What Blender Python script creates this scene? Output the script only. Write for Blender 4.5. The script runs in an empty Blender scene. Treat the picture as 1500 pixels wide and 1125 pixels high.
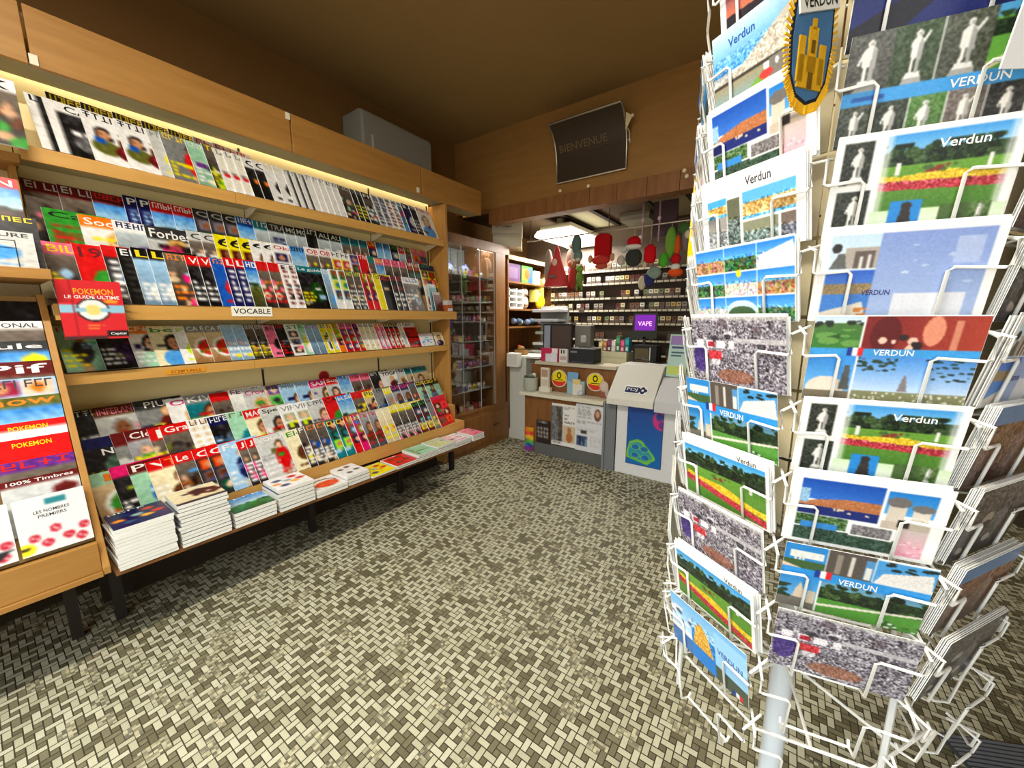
import bpy, math, random
import numpy as np
from mathutils import Vector, Matrix

R = random.Random(7)
sc = bpy.context.scene
COL = sc.collection
PI = math.pi


# ------------------------------------------------------------------ helpers
def lin(c):
    return [((v / 12.92) if v <= 0.04045 else ((v + 0.055) / 1.055) ** 2.4) for v in c[:3]] + [1.0]


def h(r, g, b):
    return (r / 255.0, g / 255.0, b / 255.0)


WHITE = h(238, 238, 234); BLACK = h(24, 24, 26); RED = h(205, 30, 36); YEL = h(246, 214, 30); BLUE = h(40, 96, 178)
NAVY = h(30, 38, 92); GREEN = h(64, 150, 62); ORANGE = h(236, 130, 36); PINK = h(228, 120, 150); CREAM = h(232, 220, 186)
GREY = h(140, 142, 142); TEAL = h(30, 130, 140); PURPLE = h(110, 60, 140); BROWN = h(104, 66, 40); SKY = h(90, 160, 222)
MAG = h(214, 40, 120); LIME = h(190, 214, 40); BEIGE = h(206, 186, 150); LGREY = h(196, 198, 196); DGREY = h(66, 66, 68)
MAROON = h(110, 26, 34); OLIVE = h(110, 112, 60); LBLUE = h(160, 196, 226); MINT = h(160, 206, 178)
NAMES = dict(white=WHITE, black=BLACK, red=RED, yellow=YEL, blue=BLUE, navy=NAVY, green=GREEN, orange=ORANGE, pink=PINK, cream=CREAM,
             grey=GREY, teal=TEAL, purple=PURPLE, brown=BROWN, magenta=MAG, lime=LIME, beige=BEIGE, silver=LGREY, charcoal=DGREY,
             maroon=MAROON, olive=OLIVE, azure=SKY, mint=MINT, paleblue=LBLUE)


class MB:
    """mesh builder: verts, faces, per-face (or per-corner) sRGB colour, material slot"""

    def __init__(s):
        s.v = []; s.f = []; s.c = []; s.m = []

    def face(s, pts, col=WHITE, m=0):
        n = len(s.v); s.v += [tuple(p) for p in pts]; s.f.append(tuple(range(n, n + len(pts)))); s.c.append(col); s.m.append(m)

    def add(s, vs, fs, col=WHITE, m=0):
        n = len(s.v); s.v += [tuple(p) for p in vs]
        for f in fs:
            s.f.append(tuple(n + i for i in f)); s.c.append(col); s.m.append(m)

    def box(s, x0, x1, y0, y1, z0, z1, col=WHITE, m=0, M=None):
        vs = [(x0, y0, z0), (x1, y0, z0), (x1, y1, z0), (x0, y1, z0), (x0, y0, z1), (x1, y0, z1), (x1, y1, z1), (x0, y1, z1)]
        if M is not None: vs = [M @ Vector(p) for p in vs]
        s.add(vs, [(3, 2, 1, 0), (4, 5, 6, 7), (0, 1, 5, 4), (1, 2, 6, 5), (2, 3, 7, 6), (3, 0, 4, 7)], col, m)

    def prism(s, prof, axis, a, b, col=WHITE, m=0):
        """closed 2D profile extruded along axis ('x','y','z') from a to b"""
        def P(p, t):
            return (t, p[0], p[1]) if axis == 'x' else (p[0], t, p[1]) if axis == 'y' else (p[0], p[1], t)
        n = len(prof)
        vs = [P(p, a) for p in prof] + [P(p, b) for p in prof]
        fs = [tuple(range(n - 1, -1, -1)), tuple(range(n, 2 * n))] + [(i, (i + 1) % n, n + (i + 1) % n, n + i) for i in range(n)]
        s.add(vs, fs, col, m)

    def tube(s, pts, r, col=WHITE, n=6, m=0, closed=False):
        pts = [Vector(p) for p in pts]; k = len(pts); rings = []
        for i, p in enumerate(pts):
            a = pts[i - 1] if (i > 0 or closed) else p
            b = pts[(i + 1) % k] if (i < k - 1 or closed) else p
            d = (b - a).normalized() if (b - a).length > 1e-9 else Vector((0, 0, 1))
            u = d.cross(Vector((0.31, 0.17, 0.93)))
            if u.length < 0.05: u = d.cross(Vector((1, 0, 0)))
            u.normalize(); w = d.cross(u)
            rings.append([p + (u * math.cos(2 * PI * j / n) + w * math.sin(2 * PI * j / n)) * r for j in range(n)])
        vs = [q for rg in rings for q in rg]; fs = []
        for i in range(k if closed else k - 1):
            i2 = (i + 1) % k
            for j in range(n):
                fs.append((i * n + j, i * n + (j + 1) % n, i2 * n + (j + 1) % n, i2 * n + j))
        if not closed: fs += [tuple(range(n - 1, -1, -1)), tuple((k - 1) * n + j for j in range(n))]
        s.add(vs, fs, col, m)

    def lathe(s, prof, col=WHITE, n=20, c=(0, 0, 0), m=0, sx=1, sy=1):
        vs = [(c[0] + r * math.cos(2 * PI * j / n) * sx, c[1] + r * math.sin(2 * PI * j / n) * sy, c[2] + z) for r, z in prof for j in range(n)]
        fs = [(i * n + j, i * n + (j + 1) % n, (i + 1) * n + (j + 1) % n, (i + 1) * n + j) for i in range(len(prof) - 1) for j in range(n)]
        fs += [tuple(range(n - 1, -1, -1)), tuple((len(prof) - 1) * n + j for j in range(n))]
        s.add(vs, fs, col, m)

    def ell(s, c, r, col=WHITE, n=14, k=9, m=0, M=None):
        vs = []
        for i in range(k + 1):
            t = PI * i / k
            for j in range(n):
                a = 2 * PI * j / n
                p = Vector((r[0] * max(math.sin(t), .02) * math.cos(a), r[1] * max(math.sin(t), .02) * math.sin(a), -r[2] * math.cos(t)))
                if M is not None: p = M @ p
                vs.append(Vector(c) + p)
        fs = [(i * n + j, i * n + (j + 1) % n, (i + 1) * n + (j + 1) % n, (i + 1) * n + j) for i in range(k) for j in range(n)]
        fs += [tuple(range(n - 1, -1, -1)), tuple(k * n + j for j in range(n))]
        s.add(vs, fs, col, m)

    def canvas(s, img, O, U, V, m=0):
        """picture (h,w,3): O is the top-left corner, U the whole width vector, V the whole downward vector"""
        H, W = img.shape[:2]
        pad = np.pad(img, ((1, 1), (1, 1), (0, 0)), mode='edge')
        vc = (pad[:-1, :-1] + pad[1:, :-1] + pad[:-1, 1:] + pad[1:, 1:]) / 4
        O, U, V = Vector(O), Vector(U), Vector(V)
        n = len(s.v)
        for j in range(H + 1):
            for i in range(W + 1):
                s.v.append(tuple(O + U * (i / W) + V * (j / H)))
        for j in range(H):
            for i in range(W):
                a = n + j * (W + 1) + i
                s.f.append((a, a + W + 1, a + W + 2, a + 1))
                s.c.append([vc[j, i], vc[j + 1, i], vc[j + 1, i + 1], vc[j, i + 1]]); s.m.append(m)

    def text(s, t, O, U, V, col=BLACK, w=None, hgt=None, m=0, align='c'):
        """flat lettering: O the anchor (centre-bottom or left-bottom), U/V unit vectors right and up, fitted to width w and/or height hgt"""
        vs, fs = glyph(t)
        x0, x1 = vs[:, 0].min(), vs[:, 0].max(); y0, y1 = vs[:, 1].min(), vs[:, 1].max()
        kx = w / max(x1 - x0, 1e-6) if w else hgt / (y1 - y0)
        ky = hgt / max(y1 - y0, 1e-6) if hgt else kx
        O, U, V = Vector(O), Vector(U), Vector(V)
        off = (x0 + x1) / 2 if align == 'c' else x0
        s.add([O + U * ((x - off) * kx) + V * ((y - y0) * ky) for x, y in vs], fs, col, m)

    def strokes(s, x0, x1, z0, z1, y, col, n, r):
        """a row of letter-like marks that spell nothing, on a plane facing -y"""
        cw = (x1 - x0) / n
        for i in range(n):
            a, b = x0 + i * cw + cw * .1, x0 + (i + 1) * cw - cw * .12; t = cw * .2; v = (z1 - z0) * .17; zm = (z0 + z1) / 2
            parts = [(a, a + t, z0, z1)] if r.random() < .85 else [((a + b - t) / 2, (a + b + t) / 2, z0, z1)]
            if r.random() < .5: parts.append((b - t, b, z0 if r.random() < .6 else zm, z1 if r.random() < .6 else zm))
            if r.random() < .6: parts.append((a, b, z1 - v, z1))
            if r.random() < .45: parts.append((a, b, zm - v / 2, zm + v / 2))
            if r.random() < .5: parts.append((a, b, z0, z0 + v))
            for k, (p, q, c, d) in enumerate(parts):
                e = y - k * .00006
                s.face([(p, e, c), (q, e, c), (q, e, d), (p, e, d)], col)

    def mesh(s, name, mats, smooth=False):
        me = bpy.data.meshes.new(name)
        me.from_pydata(s.v, [], s.f)
        for m in mats: me.materials.append(m)
        at = me.color_attributes.new('Col', 'FLOAT_COLOR', 'CORNER')
        out = []
        for f, c in zip(s.f, s.c):
            if isinstance(c, list):
                for q in c: out += lin(q)
            else:
                out += lin(c) * len(f)
        at.data.foreach_set('color', out)
        me.polygons.foreach_set('material_index', s.m)
        if smooth: me.polygons.foreach_set('use_smooth', [True] * len(s.f))
        me.update()
        return me


_gl = {}


def glyph(t):
    if t not in _gl:
        cu = bpy.data.curves.new('g', 'FONT'); cu.body = t; cu.size = 1; cu.offset = 0.012; cu.resolution_u = 2
        ob = bpy.data.objects.new('g', cu); COL.objects.link(ob)
        dg = bpy.context.evaluated_depsgraph_get()
        me = bpy.data.meshes.new_from_object(ob.evaluated_get(dg))
        vs = np.array([v.co[:2] for v in me.vertices]); fs = [tuple(p.vertices) for p in me.polygons]
        bpy.data.objects.remove(ob); bpy.data.curves.remove(cu); bpy.data.meshes.remove(me)
        _gl[t] = (vs, fs)
    return _gl[t]


def smooth_by_angle(me, deg=40):
    me.polygons.foreach_set('use_smooth', [True] * len(me.polygons))
    try: me.set_sharp_from_angle(angle=math.radians(deg))
    except Exception: pass


def link(name, me, parent=None, loc=(0, 0, 0), rot=(0, 0, 0)):
    o = bpy.data.objects.new(name, me); COL.objects.link(o)
    o.location = loc; o.rotation_euler = rot
    if parent: o.parent = parent
    return o


def obj(name, mb, mats, parent=None, loc=(0, 0, 0), rot=(0, 0, 0), smooth=0):
    if not isinstance(mats, (list, tuple)): mats = [mats]
    me = mb.mesh(name, mats)
    if smooth: smooth_by_angle(me, smooth)
    return link(name, me, parent, loc, rot)


def bevel(o, w=0.004, n=2):
    m = o.modifiers.new('bevel', 'BEVEL'); m.width = w; m.segments = n; m.limit_method = 'ANGLE'
    return o


def empty(name, loc=(0, 0, 0), rot=(0, 0, 0)):
    return link(name, None, None, loc, rot)


def tag(o, label=None, cat=None, group=None, kind=None):
    if label: o['label'] = label
    if cat: o['category'] = cat
    if group: o['group'] = group
    if kind: o['kind'] = kind
    return o


def struct(o):
    o['kind'] = 'structure'; return o


# ------------------------------------------------------------------ materials
def newmat(name):
    m = bpy.data.materials.new(name); m.use_nodes = True
    return m, m.node_tree.nodes, m.node_tree.links, m.node_tree.nodes['Principled BSDF']


def paint(name, rough=0.5, spec=0.35, metal=0.0, var=0.06, scale=30.0, bump=0.0):
    """colour attribute x fine noise"""
    m, N, L, b = newmat(name)
    a = N.new('ShaderNodeAttribute'); a.attribute_name = 'Col'
    tc = N.new('ShaderNodeTexCoord'); no = N.new('ShaderNodeTexNoise'); no.inputs['Scale'].default_value = scale; no.inputs['Detail'].default_value = 3
    mr = N.new('ShaderNodeMapRange'); mr.inputs['To Min'].default_value = 1 - var; mr.inputs['To Max'].default_value = 1 + var
    mx = N.new('ShaderNodeVectorMath'); mx.operation = 'SCALE'
    L.new(tc.outputs['Object'], no.inputs['Vector']); L.new(no.outputs['Fac'], mr.inputs['Value'])
    L.new(a.outputs['Color'], mx.inputs[0]); L.new(mr.outputs['Result'], mx.inputs['Scale']); L.new(mx.outputs['Vector'], b.inputs['Base Color'])
    b.inputs['Roughness'].default_value = rough; b.inputs['Specular IOR Level'].default_value = spec; b.inputs['Metallic'].default_value = metal
    if bump:
        bp = N.new('ShaderNodeBump'); bp.inputs['Strength'].default_value = bump; bp.inputs['Distance'].default_value = 0.002
        L.new(no.outputs['Fac'], bp.inputs['Height']); L.new(bp.outputs['Normal'], b.inputs['Normal'])
    return m


def wood(name, c1, c2, stretch=(1, 12, 12), scale=2.0, rough=0.45, spec=0.35):
    m, N, L, b = newmat(name)
    tc = N.new('ShaderNodeTexCoord'); mp = N.new('ShaderNodeMapping'); mp.inputs['Scale'].default_value = stretch
    no = N.new('ShaderNodeTexNoise'); no.inputs['Scale'].default_value = scale; no.inputs['Detail'].default_value = 6; no.inputs['Roughness'].default_value = 0.65
    cr = N.new('ShaderNodeValToRGB'); cr.color_ramp.elements[0].position = 0.3; cr.color_ramp.elements[1].position = 0.7
    cr.color_ramp.elements[0].color = lin(c1); cr.color_ramp.elements[1].color = lin(c2)
    L.new(tc.outputs['Object'], mp.inputs['Vector']); L.new(mp.outputs['Vector'], no.inputs['Vector']); L.new(no.outputs['Fac'], cr.inputs['Fac'])
    L.new(cr.outputs['Color'], b.inputs['Base Color'])
    b.inputs['Roughness'].default_value = rough; b.inputs['Specular IOR Level'].default_value = spec
    return m


def glow(name, col, strength):
    m, N, L, b = newmat(name)
    no = N.new('ShaderNodeTexNoise'); no.inputs['Scale'].default_value = 3
    mr = N.new('ShaderNodeMapRange'); mr.inputs['To Min'].default_value = strength * .95; mr.inputs['To Max'].default_value = strength * 1.05
    L.new(no.outputs['Fac'], mr.inputs['Value']); L.new(mr.outputs['Result'], b.inputs['Emission Strength'])
    b.inputs['Emission Color'].default_value = lin(col); b.inputs['Base Color'].default_value = lin(col)
    return m


def glassy(name, tint=(1, 1, 1), gloss=0.08, rough=0.03):
    m, N, L, b = newmat(name)
    N.remove(b)
    out = N['Material Output']; tr = N.new('ShaderNodeBsdfTransparent'); gl = N.new('ShaderNodeBsdfGlossy'); mx = N.new('ShaderNodeMixShader')
    fr = N.new('ShaderNodeLayerWeight'); fr.inputs['Blend'].default_value = 0.3
    mr = N.new('ShaderNodeMapRange'); mr.inputs['To Min'].default_value = gloss; mr.inputs['To Max'].default_value = 0.35
    tr.inputs['Color'].default_value = (*tint, 1); gl.inputs['Roughness'].default_value = rough
    L.new(fr.outputs['Fresnel'], mr.inputs['Value']); L.new(mr.outputs['Result'], mx.inputs['Fac'])
    L.new(tr.outputs[0], mx.inputs[1]); L.new(gl.outputs[0], mx.inputs[2]); L.new(mx.outputs[0], out.inputs['Surface'])
    return m


PRINT = paint('glossy_print', rough=0.32, spec=0.4, var=0.03, scale=60)
MATTE = paint('matte_paint', rough=0.6, spec=0.3, var=0.05)
PLUSH = paint('plush_cloth', rough=0.95, spec=0.1, var=0.18, scale=90, bump=0.4)
WIRE = paint('enamelled_wire', rough=0.35, spec=0.5, var=0.04)
METAL = paint('brushed_metal', rough=0.35, spec=0.5, metal=0.9, var=0.06)
TILE = paint('mosaic_tile', rough=0.5, spec=0.35, var=0.10, scale=45)
WOODF = wood('light_oak_board', h(160, 113, 54), h(178, 131, 68), (14, 1.2, 14))
WOODV = wood('light_oak_upright', h(168, 119, 56), h(186, 138, 72), (14, 14, 1.2))
PANELW = wood('brown_wood_panel', h(142, 102, 50), h(160, 118, 62), (1.2, 6, 8), rough=0.5)
PLANKW = wood('brown_wood_plank', h(118, 76, 40), h(146, 98, 52), (10, 6, 1.2), rough=0.5)
CABW = wood('cabinet_wood', h(122, 80, 40), h(146, 100, 54), (8, 8, 1.2), rough=0.4)
GLASS = glassy('clear_glass', gloss=.02)
FILM = glassy('clear_plastic', gloss=0.12, rough=0.12)
TUBE = glow('lit_tube', h(255, 240, 205), 6)
DIFF = glow('lit_diffuser', h(255, 252, 240), 9)
SCREEN = glow('lit_screen', h(130, 30, 190), 0.5)
SCREENTXT = glow('lit_screen_text', h(245, 190, 245), 1.0)
# ------------------------------------------------------------------ printed pictures (drawn as coloured cells of the cover's own mesh)
class Pic:
    def __init__(s, w, hh, bg=WHITE, seed=0):
        s.w, s.h = w, hh
        s.a = np.zeros((hh, w, 3)); s.a[:] = bg
        y, x = np.mgrid[0:hh, 0:w]
        s.x = (x + .5) / w; s.y = (y + .5) / hh
        s.r = np.random.RandomState(seed)

    def put(s, m, c):
        s.a[m] = c

    def rect(s, x0, y0, x1, y1, c):
        s.put((s.x >= x0) & (s.x < x1) & (s.y >= y0) & (s.y < y1), c)

    def grad(s, x0, y0, x1, y1, c0, c1, hor=False):
        m = (s.x >= x0) & (s.x < x1) & (s.y >= y0) & (s.y < y1)
        t = ((s.x - x0) / (x1 - x0) if hor else (s.y - y0) / (y1 - y0))[m][:, None]
        s.a[m] = np.array(c0) * (1 - t) + np.array(c1) * t

    def ell(s, cx, cy, rx, ry, c, clip=None):
        m = ((s.x - cx) / rx) ** 2 + ((s.y - cy) / ry) ** 2 < 1
        if clip: m &= (s.x >= clip[0]) & (s.x < clip[2]) & (s.y >= clip[1]) & (s.y < clip[3])
        s.put(m, c)

    def poly(s, pts, c):
        ins = np.zeros_like(s.x, bool); n = len(pts)
        for i in range(n):
            (xa, ya), (xb, yb) = pts[i], pts[(i + 1) % n]
            if ya == yb: continue
            cr = ((ya > s.y) != (yb > s.y)) & (s.x < (xb - xa) * (s.y - ya) / (yb - ya) + xa)
            ins ^= cr
        s.put(ins, c)

    def noise(s, amt, x0=0, y0=0, x1=1, y1=1, cell=1, mono=True):
        m = (s.x >= x0) & (s.x < x1) & (s.y >= y0) & (s.y < y1)
        k = 1 if mono else 3
        n = s.r.uniform(-amt, amt, (s.h // cell + 2, s.w // cell + 2, k)).repeat(cell, 0).repeat(cell, 1)[:s.h, :s.w]
        s.a[m] = np.clip(s.a[m] + n[m], 0, 1)

    def blobs(s, n, x0, y0, x1, y1, cols, r0=.02, r1=.06, asp=1.0):
        for _ in range(n):
            r = s.r.uniform(r0, r1)
            s.ell(s.r.uniform(x0, x1), s.r.uniform(y0, y1), r, r * asp, cols[s.r.randint(len(cols))], (x0, y0, x1, y1))

    def bars(s, x0, y0, x1, y1, c, n=5, fill=.6):
        st = (y1 - y0) / n
        for i in range(n):
            x = x0
            while x < x1:
                l = s.r.uniform(.06, .2)
                s.rect(x, y0 + i * st, min(x + l, x1), y0 + i * st + st * fill, c)
                x += l + .04
                if s.r.rand() < .25: break

    def face(s, cx, cy, k, skin, hair, cloth):
        a = s.w / s.h
        s.ell(cx, cy + 2.6 * k * a, 1.9 * k, 1.5 * k * a, cloth)
        s.ell(cx, cy - .15 * k * a, 1.12 * k, 1.3 * k * a, hair)
        if s.r.rand() < .5: s.rect(cx - 1.1 * k, cy, cx + 1.1 * k, cy + 1.1 * k * a, hair)
        s.rect(cx - .35 * k, cy + .7 * k * a, cx + .35 * k, cy + 1.4 * k * a, tuple(.85 * v for v in skin))
        s.ell(cx, cy + .08 * k * a, .78 * k, 1.02 * k * a, skin)
        s.ell(cx - .3 * k, cy - .08 * k * a, .15 * k, .1 * k * a, BLACK); s.ell(cx + .3 * k, cy - .08 * k * a, .15 * k, .1 * k * a, BLACK)
        s.ell(cx, cy + .55 * k * a, .28 * k, .09 * k * a, h(170, 50, 50))


SKINS = [h(222, 178, 148), h(232, 194, 164), h(196, 146, 112), h(140, 96, 68)]
HAIRS = dict(dark=h(40, 28, 22), blonde=h(206, 168, 100), brown=h(98, 62, 36), grey=h(150, 148, 144))


def motif(p, kind, seed, y0=.2, mc=None):
    r = random.Random(seed * 13 + 5)
    own = [mc] if mc else []
    nm = lambda: own.pop() if own else r.choice(list(NAMES))
    light = float(p.a.mean()) > .72
    if kind == 'face':
        hk = r.choice(list(HAIRS)); ck = nm(); bk = r.choice(['grey', 'silver', 'paleblue', 'beige', 'charcoal', 'teal', 'white'])
        if not light: p.grad(0, y0, 1, 1, NAMES[bk], tuple(v * .7 for v in NAMES[bk]))
        p.face(r.uniform(.42, .62), .44, r.uniform(.17, .22), r.choice(SKINS), HAIRS[hk], NAMES[ck])
        return f'{hk}-haired portrait in {ck}'
    if kind == 'duo':
        a, b = nm(), nm()
        if not light: p.grad(0, y0, 1, 1, h(170, 170, 175), h(90, 90, 98))
        p.face(.3, .42, .14, r.choice(SKINS), r.choice(list(HAIRS.values())), NAMES[a]); p.face(.7, .46, .14, r.choice(SKINS), r.choice(list(HAIRS.values())), NAMES[b])
        return f'duo in {a} and {b}'
    if kind == 'figure':
        a = nm(); b = r.choice(['silver', 'cream', 'paleblue', 'grey', 'mint'])
        if not light: p.grad(0, y0, 1, 1, NAMES[b], tuple(v * .85 for v in NAMES[b]))
        x = r.uniform(.45, .65)
        p.rect(x - .1, .7, x - .02, 1, h(190, 140, 110)); p.rect(x + .02, .7, x + .1, 1, h(190, 140, 110))
        p.ell(x, .58, .22, .26, NAMES[a]); p.ell(x, .27, .12, .1, r.choice(list(HAIRS.values()))); p.ell(x, .29, .08, .075, r.choice(SKINS))
        return f'figure in {a}'
    if kind == 'land':
        a = r.choice(['green', 'olive', 'beige', 'brown', 'teal', 'orange'])
        p.grad(0, y0, 1, .55, h(70, 140, 210), h(190, 215, 235)); p.grad(0, .55, 1, 1, NAMES[a], tuple(v * .6 for v in NAMES[a]))
        p.blobs(9, 0, .48, 1, .66, [tuple(v * .5 for v in NAMES[a]), h(60, 80, 50)], .05, .12, .5); p.noise(.09, 0, y0, 1, 1)
        return f'blue sky over {a} land'
    if kind == 'car':
        a = nm()
        p.grad(0, y0, 1, .7, h(190, 200, 205), h(120, 128, 130)); p.rect(0, .68, 1, 1, h(80, 82, 84))
        p.poly([(.05, .72), (.1, .58), (.3, .55), (.42, .44), (.75, .44), (.9, .56), (.96, .72)], NAMES[a])
        p.poly([(.35, .54), (.44, .47), (.72, .47), (.8, .54)], h(40, 50, 60)); p.ell(.24, .73, .1, .07, BLACK); p.ell(.78, .73, .1, .07, BLACK)
        return f'{a} car'
    if kind == 'food':
        a, b = nm(), nm()
        p.grad(0, y0, 1, 1, h(214, 196, 160), h(150, 116, 80)); p.ell(.52, .6, .4, .27, h(236, 232, 222)); p.ell(.52, .6, .31, .2, NAMES[a])
        p.blobs(12, .25, .45, .8, .75, [NAMES[b], h(180, 90, 40), h(90, 130, 50)], .03, .07)
        return f'plate of {a}-{b} food'
    if kind == 'type':
        a = nm(); p.bars(.08, y0 + .05, .92, .95, NAMES[a], r.randint(6, 9), .55)
        return f'{a} headlines'
    if kind == 'grid':
        a = nm()
        for j in range(3):
            for i in range(2):
                c = [v * r.uniform(.4, 1.1) for v in NAMES[nm()]]
                p.rect(.06 + i * .47, y0 + .03 + j * .25, .48 + i * .47, y0 + .24 + j * .25, np.clip(c, 0, 1))
                p.ell(.27 + i * .47, y0 + .14 + j * .25, .1, .07, NAMES[a] if (i + j) % 2 else r.choice(SKINS))
        return f'photo grid, {a} spots'
    if kind == 'puzzle':
        a = nm()
        for j in range(8):
            for i in range(6):
                p.rect(.12 + i * .13, .3 + j * .08, .235 + i * .13, .37 + j * .08, NAMES[a] if r.random() < .3 else WHITE)
        return f'{a} puzzle grid'
    if kind == 'dark':
        a = nm(); p.grad(0, y0, 1, 1, h(52, 50, 54), h(16, 16, 18)); p.ell(.55, .6, .26, .24, tuple(v * .55 for v in NAMES[a])); p.noise(.1, 0, y0, 1, 1, 2)
        return f'dark photo, {a} shape'
    if kind == 'plain':
        a = nm(); p.ell(.5, .6, .3, .2, NAMES[a]); p.bars(.15, .85, .85, .95, NAMES[a], 2)
        return f'{a} disc'
    if kind == 'crowd':
        a = nm(); p.grad(0, y0, 1, 1, h(120, 110, 100), h(60, 56, 54))
        p.blobs(26, 0, .35, 1, 1, [NAMES[a], NAMES[nm()], h(200, 160, 130), h(60, 50, 46)], .05, .09)
        return f'{a}-tinted crowd'
    if kind == 'cow':
        p.grad(0, 0, 1, 1, h(226, 218, 186), h(206, 196, 160)); p.poly([(.35, .3), (.6, .2), (.95, .35), (1, .6), (.8, .75), (.6, .62), (.45, .7), (.4, .5)], h(84, 52, 36)); p.ell(.3, .4, .07, .05, BLACK); p.rect(.7, .5, .78, .56, WHITE); p.rect(0, .86, 1, 1, h(60, 60, 66))
        return 'brown animal shape'
    if kind == 'dots':
        for c, x, y in ((h(50, 70, 110), .25, .3), (h(190, 60, 50), .7, .25), (h(230, 170, 70), .62, .62), (h(60, 90, 120), .3, .75), (h(150, 176, 176), .48, .45), (h(196, 50, 40), .82, .5), (h(230, 150, 60), .15, .55)): p.ell(x, y, .12, .085, c)
        return 'coloured dots'
    if kind == 'shoe':
        p.ell(.5, .45, .42, .28, h(60, 40, 40)); p.ell(.5, .42, .36, .2, WHITE); p.ell(.55, .6, .38, .24, h(226, 90, 50)); p.noise(.1, .1, .3, .95, .9, 2)
        return 'orange shape'
    if kind == 'spots':
        for x, y in ((.25, .3), (.6, .2), (.75, .6), (.35, .7)): p.ell(x, y, .11, .07, BLACK); p.ell(x, y, .06, .035, h(190, 150, 130))
        return 'black spots'
    if kind == 'framed':
        a = nm(); p.grad(.16, y0, 1, 1, h(54, 54, 58), h(30, 30, 32)); p.ell(.6, .72, .3, .18, tuple(.3 + v * .5 for v in NAMES[a])); p.noise(.12, .16, y0, 1, 1, 2); p.bars(.3, .5, .9, .6, WHITE, 1, .8)
        return f'framed dark photo, {a} shape'
    return 'cover'


MAGW, MAGH = .21, .28
KINDS_M = ['face', 'duo', 'figure', 'land', 'car', 'food', 'type', 'grid', 'dark', 'crowd', 'face', 'plain']


def cover(seed, bg, title, tcol, kind, band=None, w=MAGW, hh=MAGH, t=.005, th=.14, corner=None, tw=.86, res=(26, 36), flat=False, foot=None, ty=.02, spine=WHITE, mc=None):
    """one printed magazine or booklet: page block with a printed front. Local x right, z up, front towards -y (or lying face up when flat)."""
    p = Pic(res[0], res[1], NAMES[bg], seed)
    d = motif(p, kind, seed, th + .05 if title or band else .0, mc)
    if band: p.rect(0, 0, 1, th + .05, NAMES[band])
    elif title and kind in ('face', 'figure', 'land', 'dark', 'crowd', 'duo'): pass
    r = random.Random(seed)
    if kind in ('face', 'figure', 'duo', 'dark', 'crowd') and r.random() < .8:
        p.bars(.05, r.choice([.5, .62]), .5, .95, r.choice([WHITE, YEL, WHITE, tcol and NAMES[tcol] or WHITE]), r.randint(3, 5), .55)
    if corner: p.ell(.78, .3, .17, .1, NAMES[corner])
    if foot: p.rect(0, .9, 1, 1, NAMES[foot])
    if kind not in ('cow', 'dots', 'shoe', 'spots', 'plain', 'puzzle', 'land', 'food', 'framed'):
        for _ in range(r.randint(2, 4)):
            x, y = r.uniform(0, .7), r.uniform(.3, .85); c = NAMES[r.choice(list(NAMES))]
            if r.random() < .5: p.rect(x, y, x + r.uniform(.12, .3), y + r.uniform(.05, .12), c)
            else: p.bars(x, y, min(1, x + .4), y + .12, c, 3, .55)
    p.a = np.clip((p.a - .5) * 1.22 + .47, .02, .95)
    p.noise(.09, 0, 0, 1, 1, 1)
    mb = MB()
    mb.box(-w / 2, w / 2, 0, t, 0, hh, spine)
    mb.canvas(p.a, (-w / 2, -.0004, hh), (w, 0, 0), (0, 0, -hh))
    if title:
        mb.text(title, (0, -.0009, hh * (1 - th - ty)), (1, 0, 0), (0, 0, 1), NAMES[tcol], w=w * tw, hgt=hh * th * .86)
    elif tcol:
        mb.strokes(-w * .46, w * r.choice([.2, .42, .46]), hh * (1 - th * r.uniform(.8, 1)), hh * .98, -.0009, NAMES[tcol], r.randint(4, 7), r)
    return mb, d


def lay(me_mb):
    """turn a standing booklet so that it lies face up: x right, y up the page, z up"""
    M = Matrix.Rotation(-PI / 2, 4, 'X')
    me_mb.v = [tuple(M @ Vector(p)) for p in me_mb.v]
    return me_mb


ORD = ['first', 'second', 'third', 'fourth', 'fifth', 'sixth', 'seventh', 'eighth', 'ninth', 'tenth', 'eleventh', 'twelfth', 'thirteenth', 'fourteenth', 'fifteenth', 'sixteenth']
_used = set()


def uniq(lab):
    """labels stay unique: a repeat gets an ordinal"""
    l, k = lab, 1
    while l in _used:
        k += 1
        l = f'{lab}, {ORD[k - 1] if k <= 16 else "last"} such copy'
        if k > 16: break
    _used.add(l)
    return l


# ------------------------------------------------------------------ postcards (15 x 10.5 cm)
CW, CH = .15, .105


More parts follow.
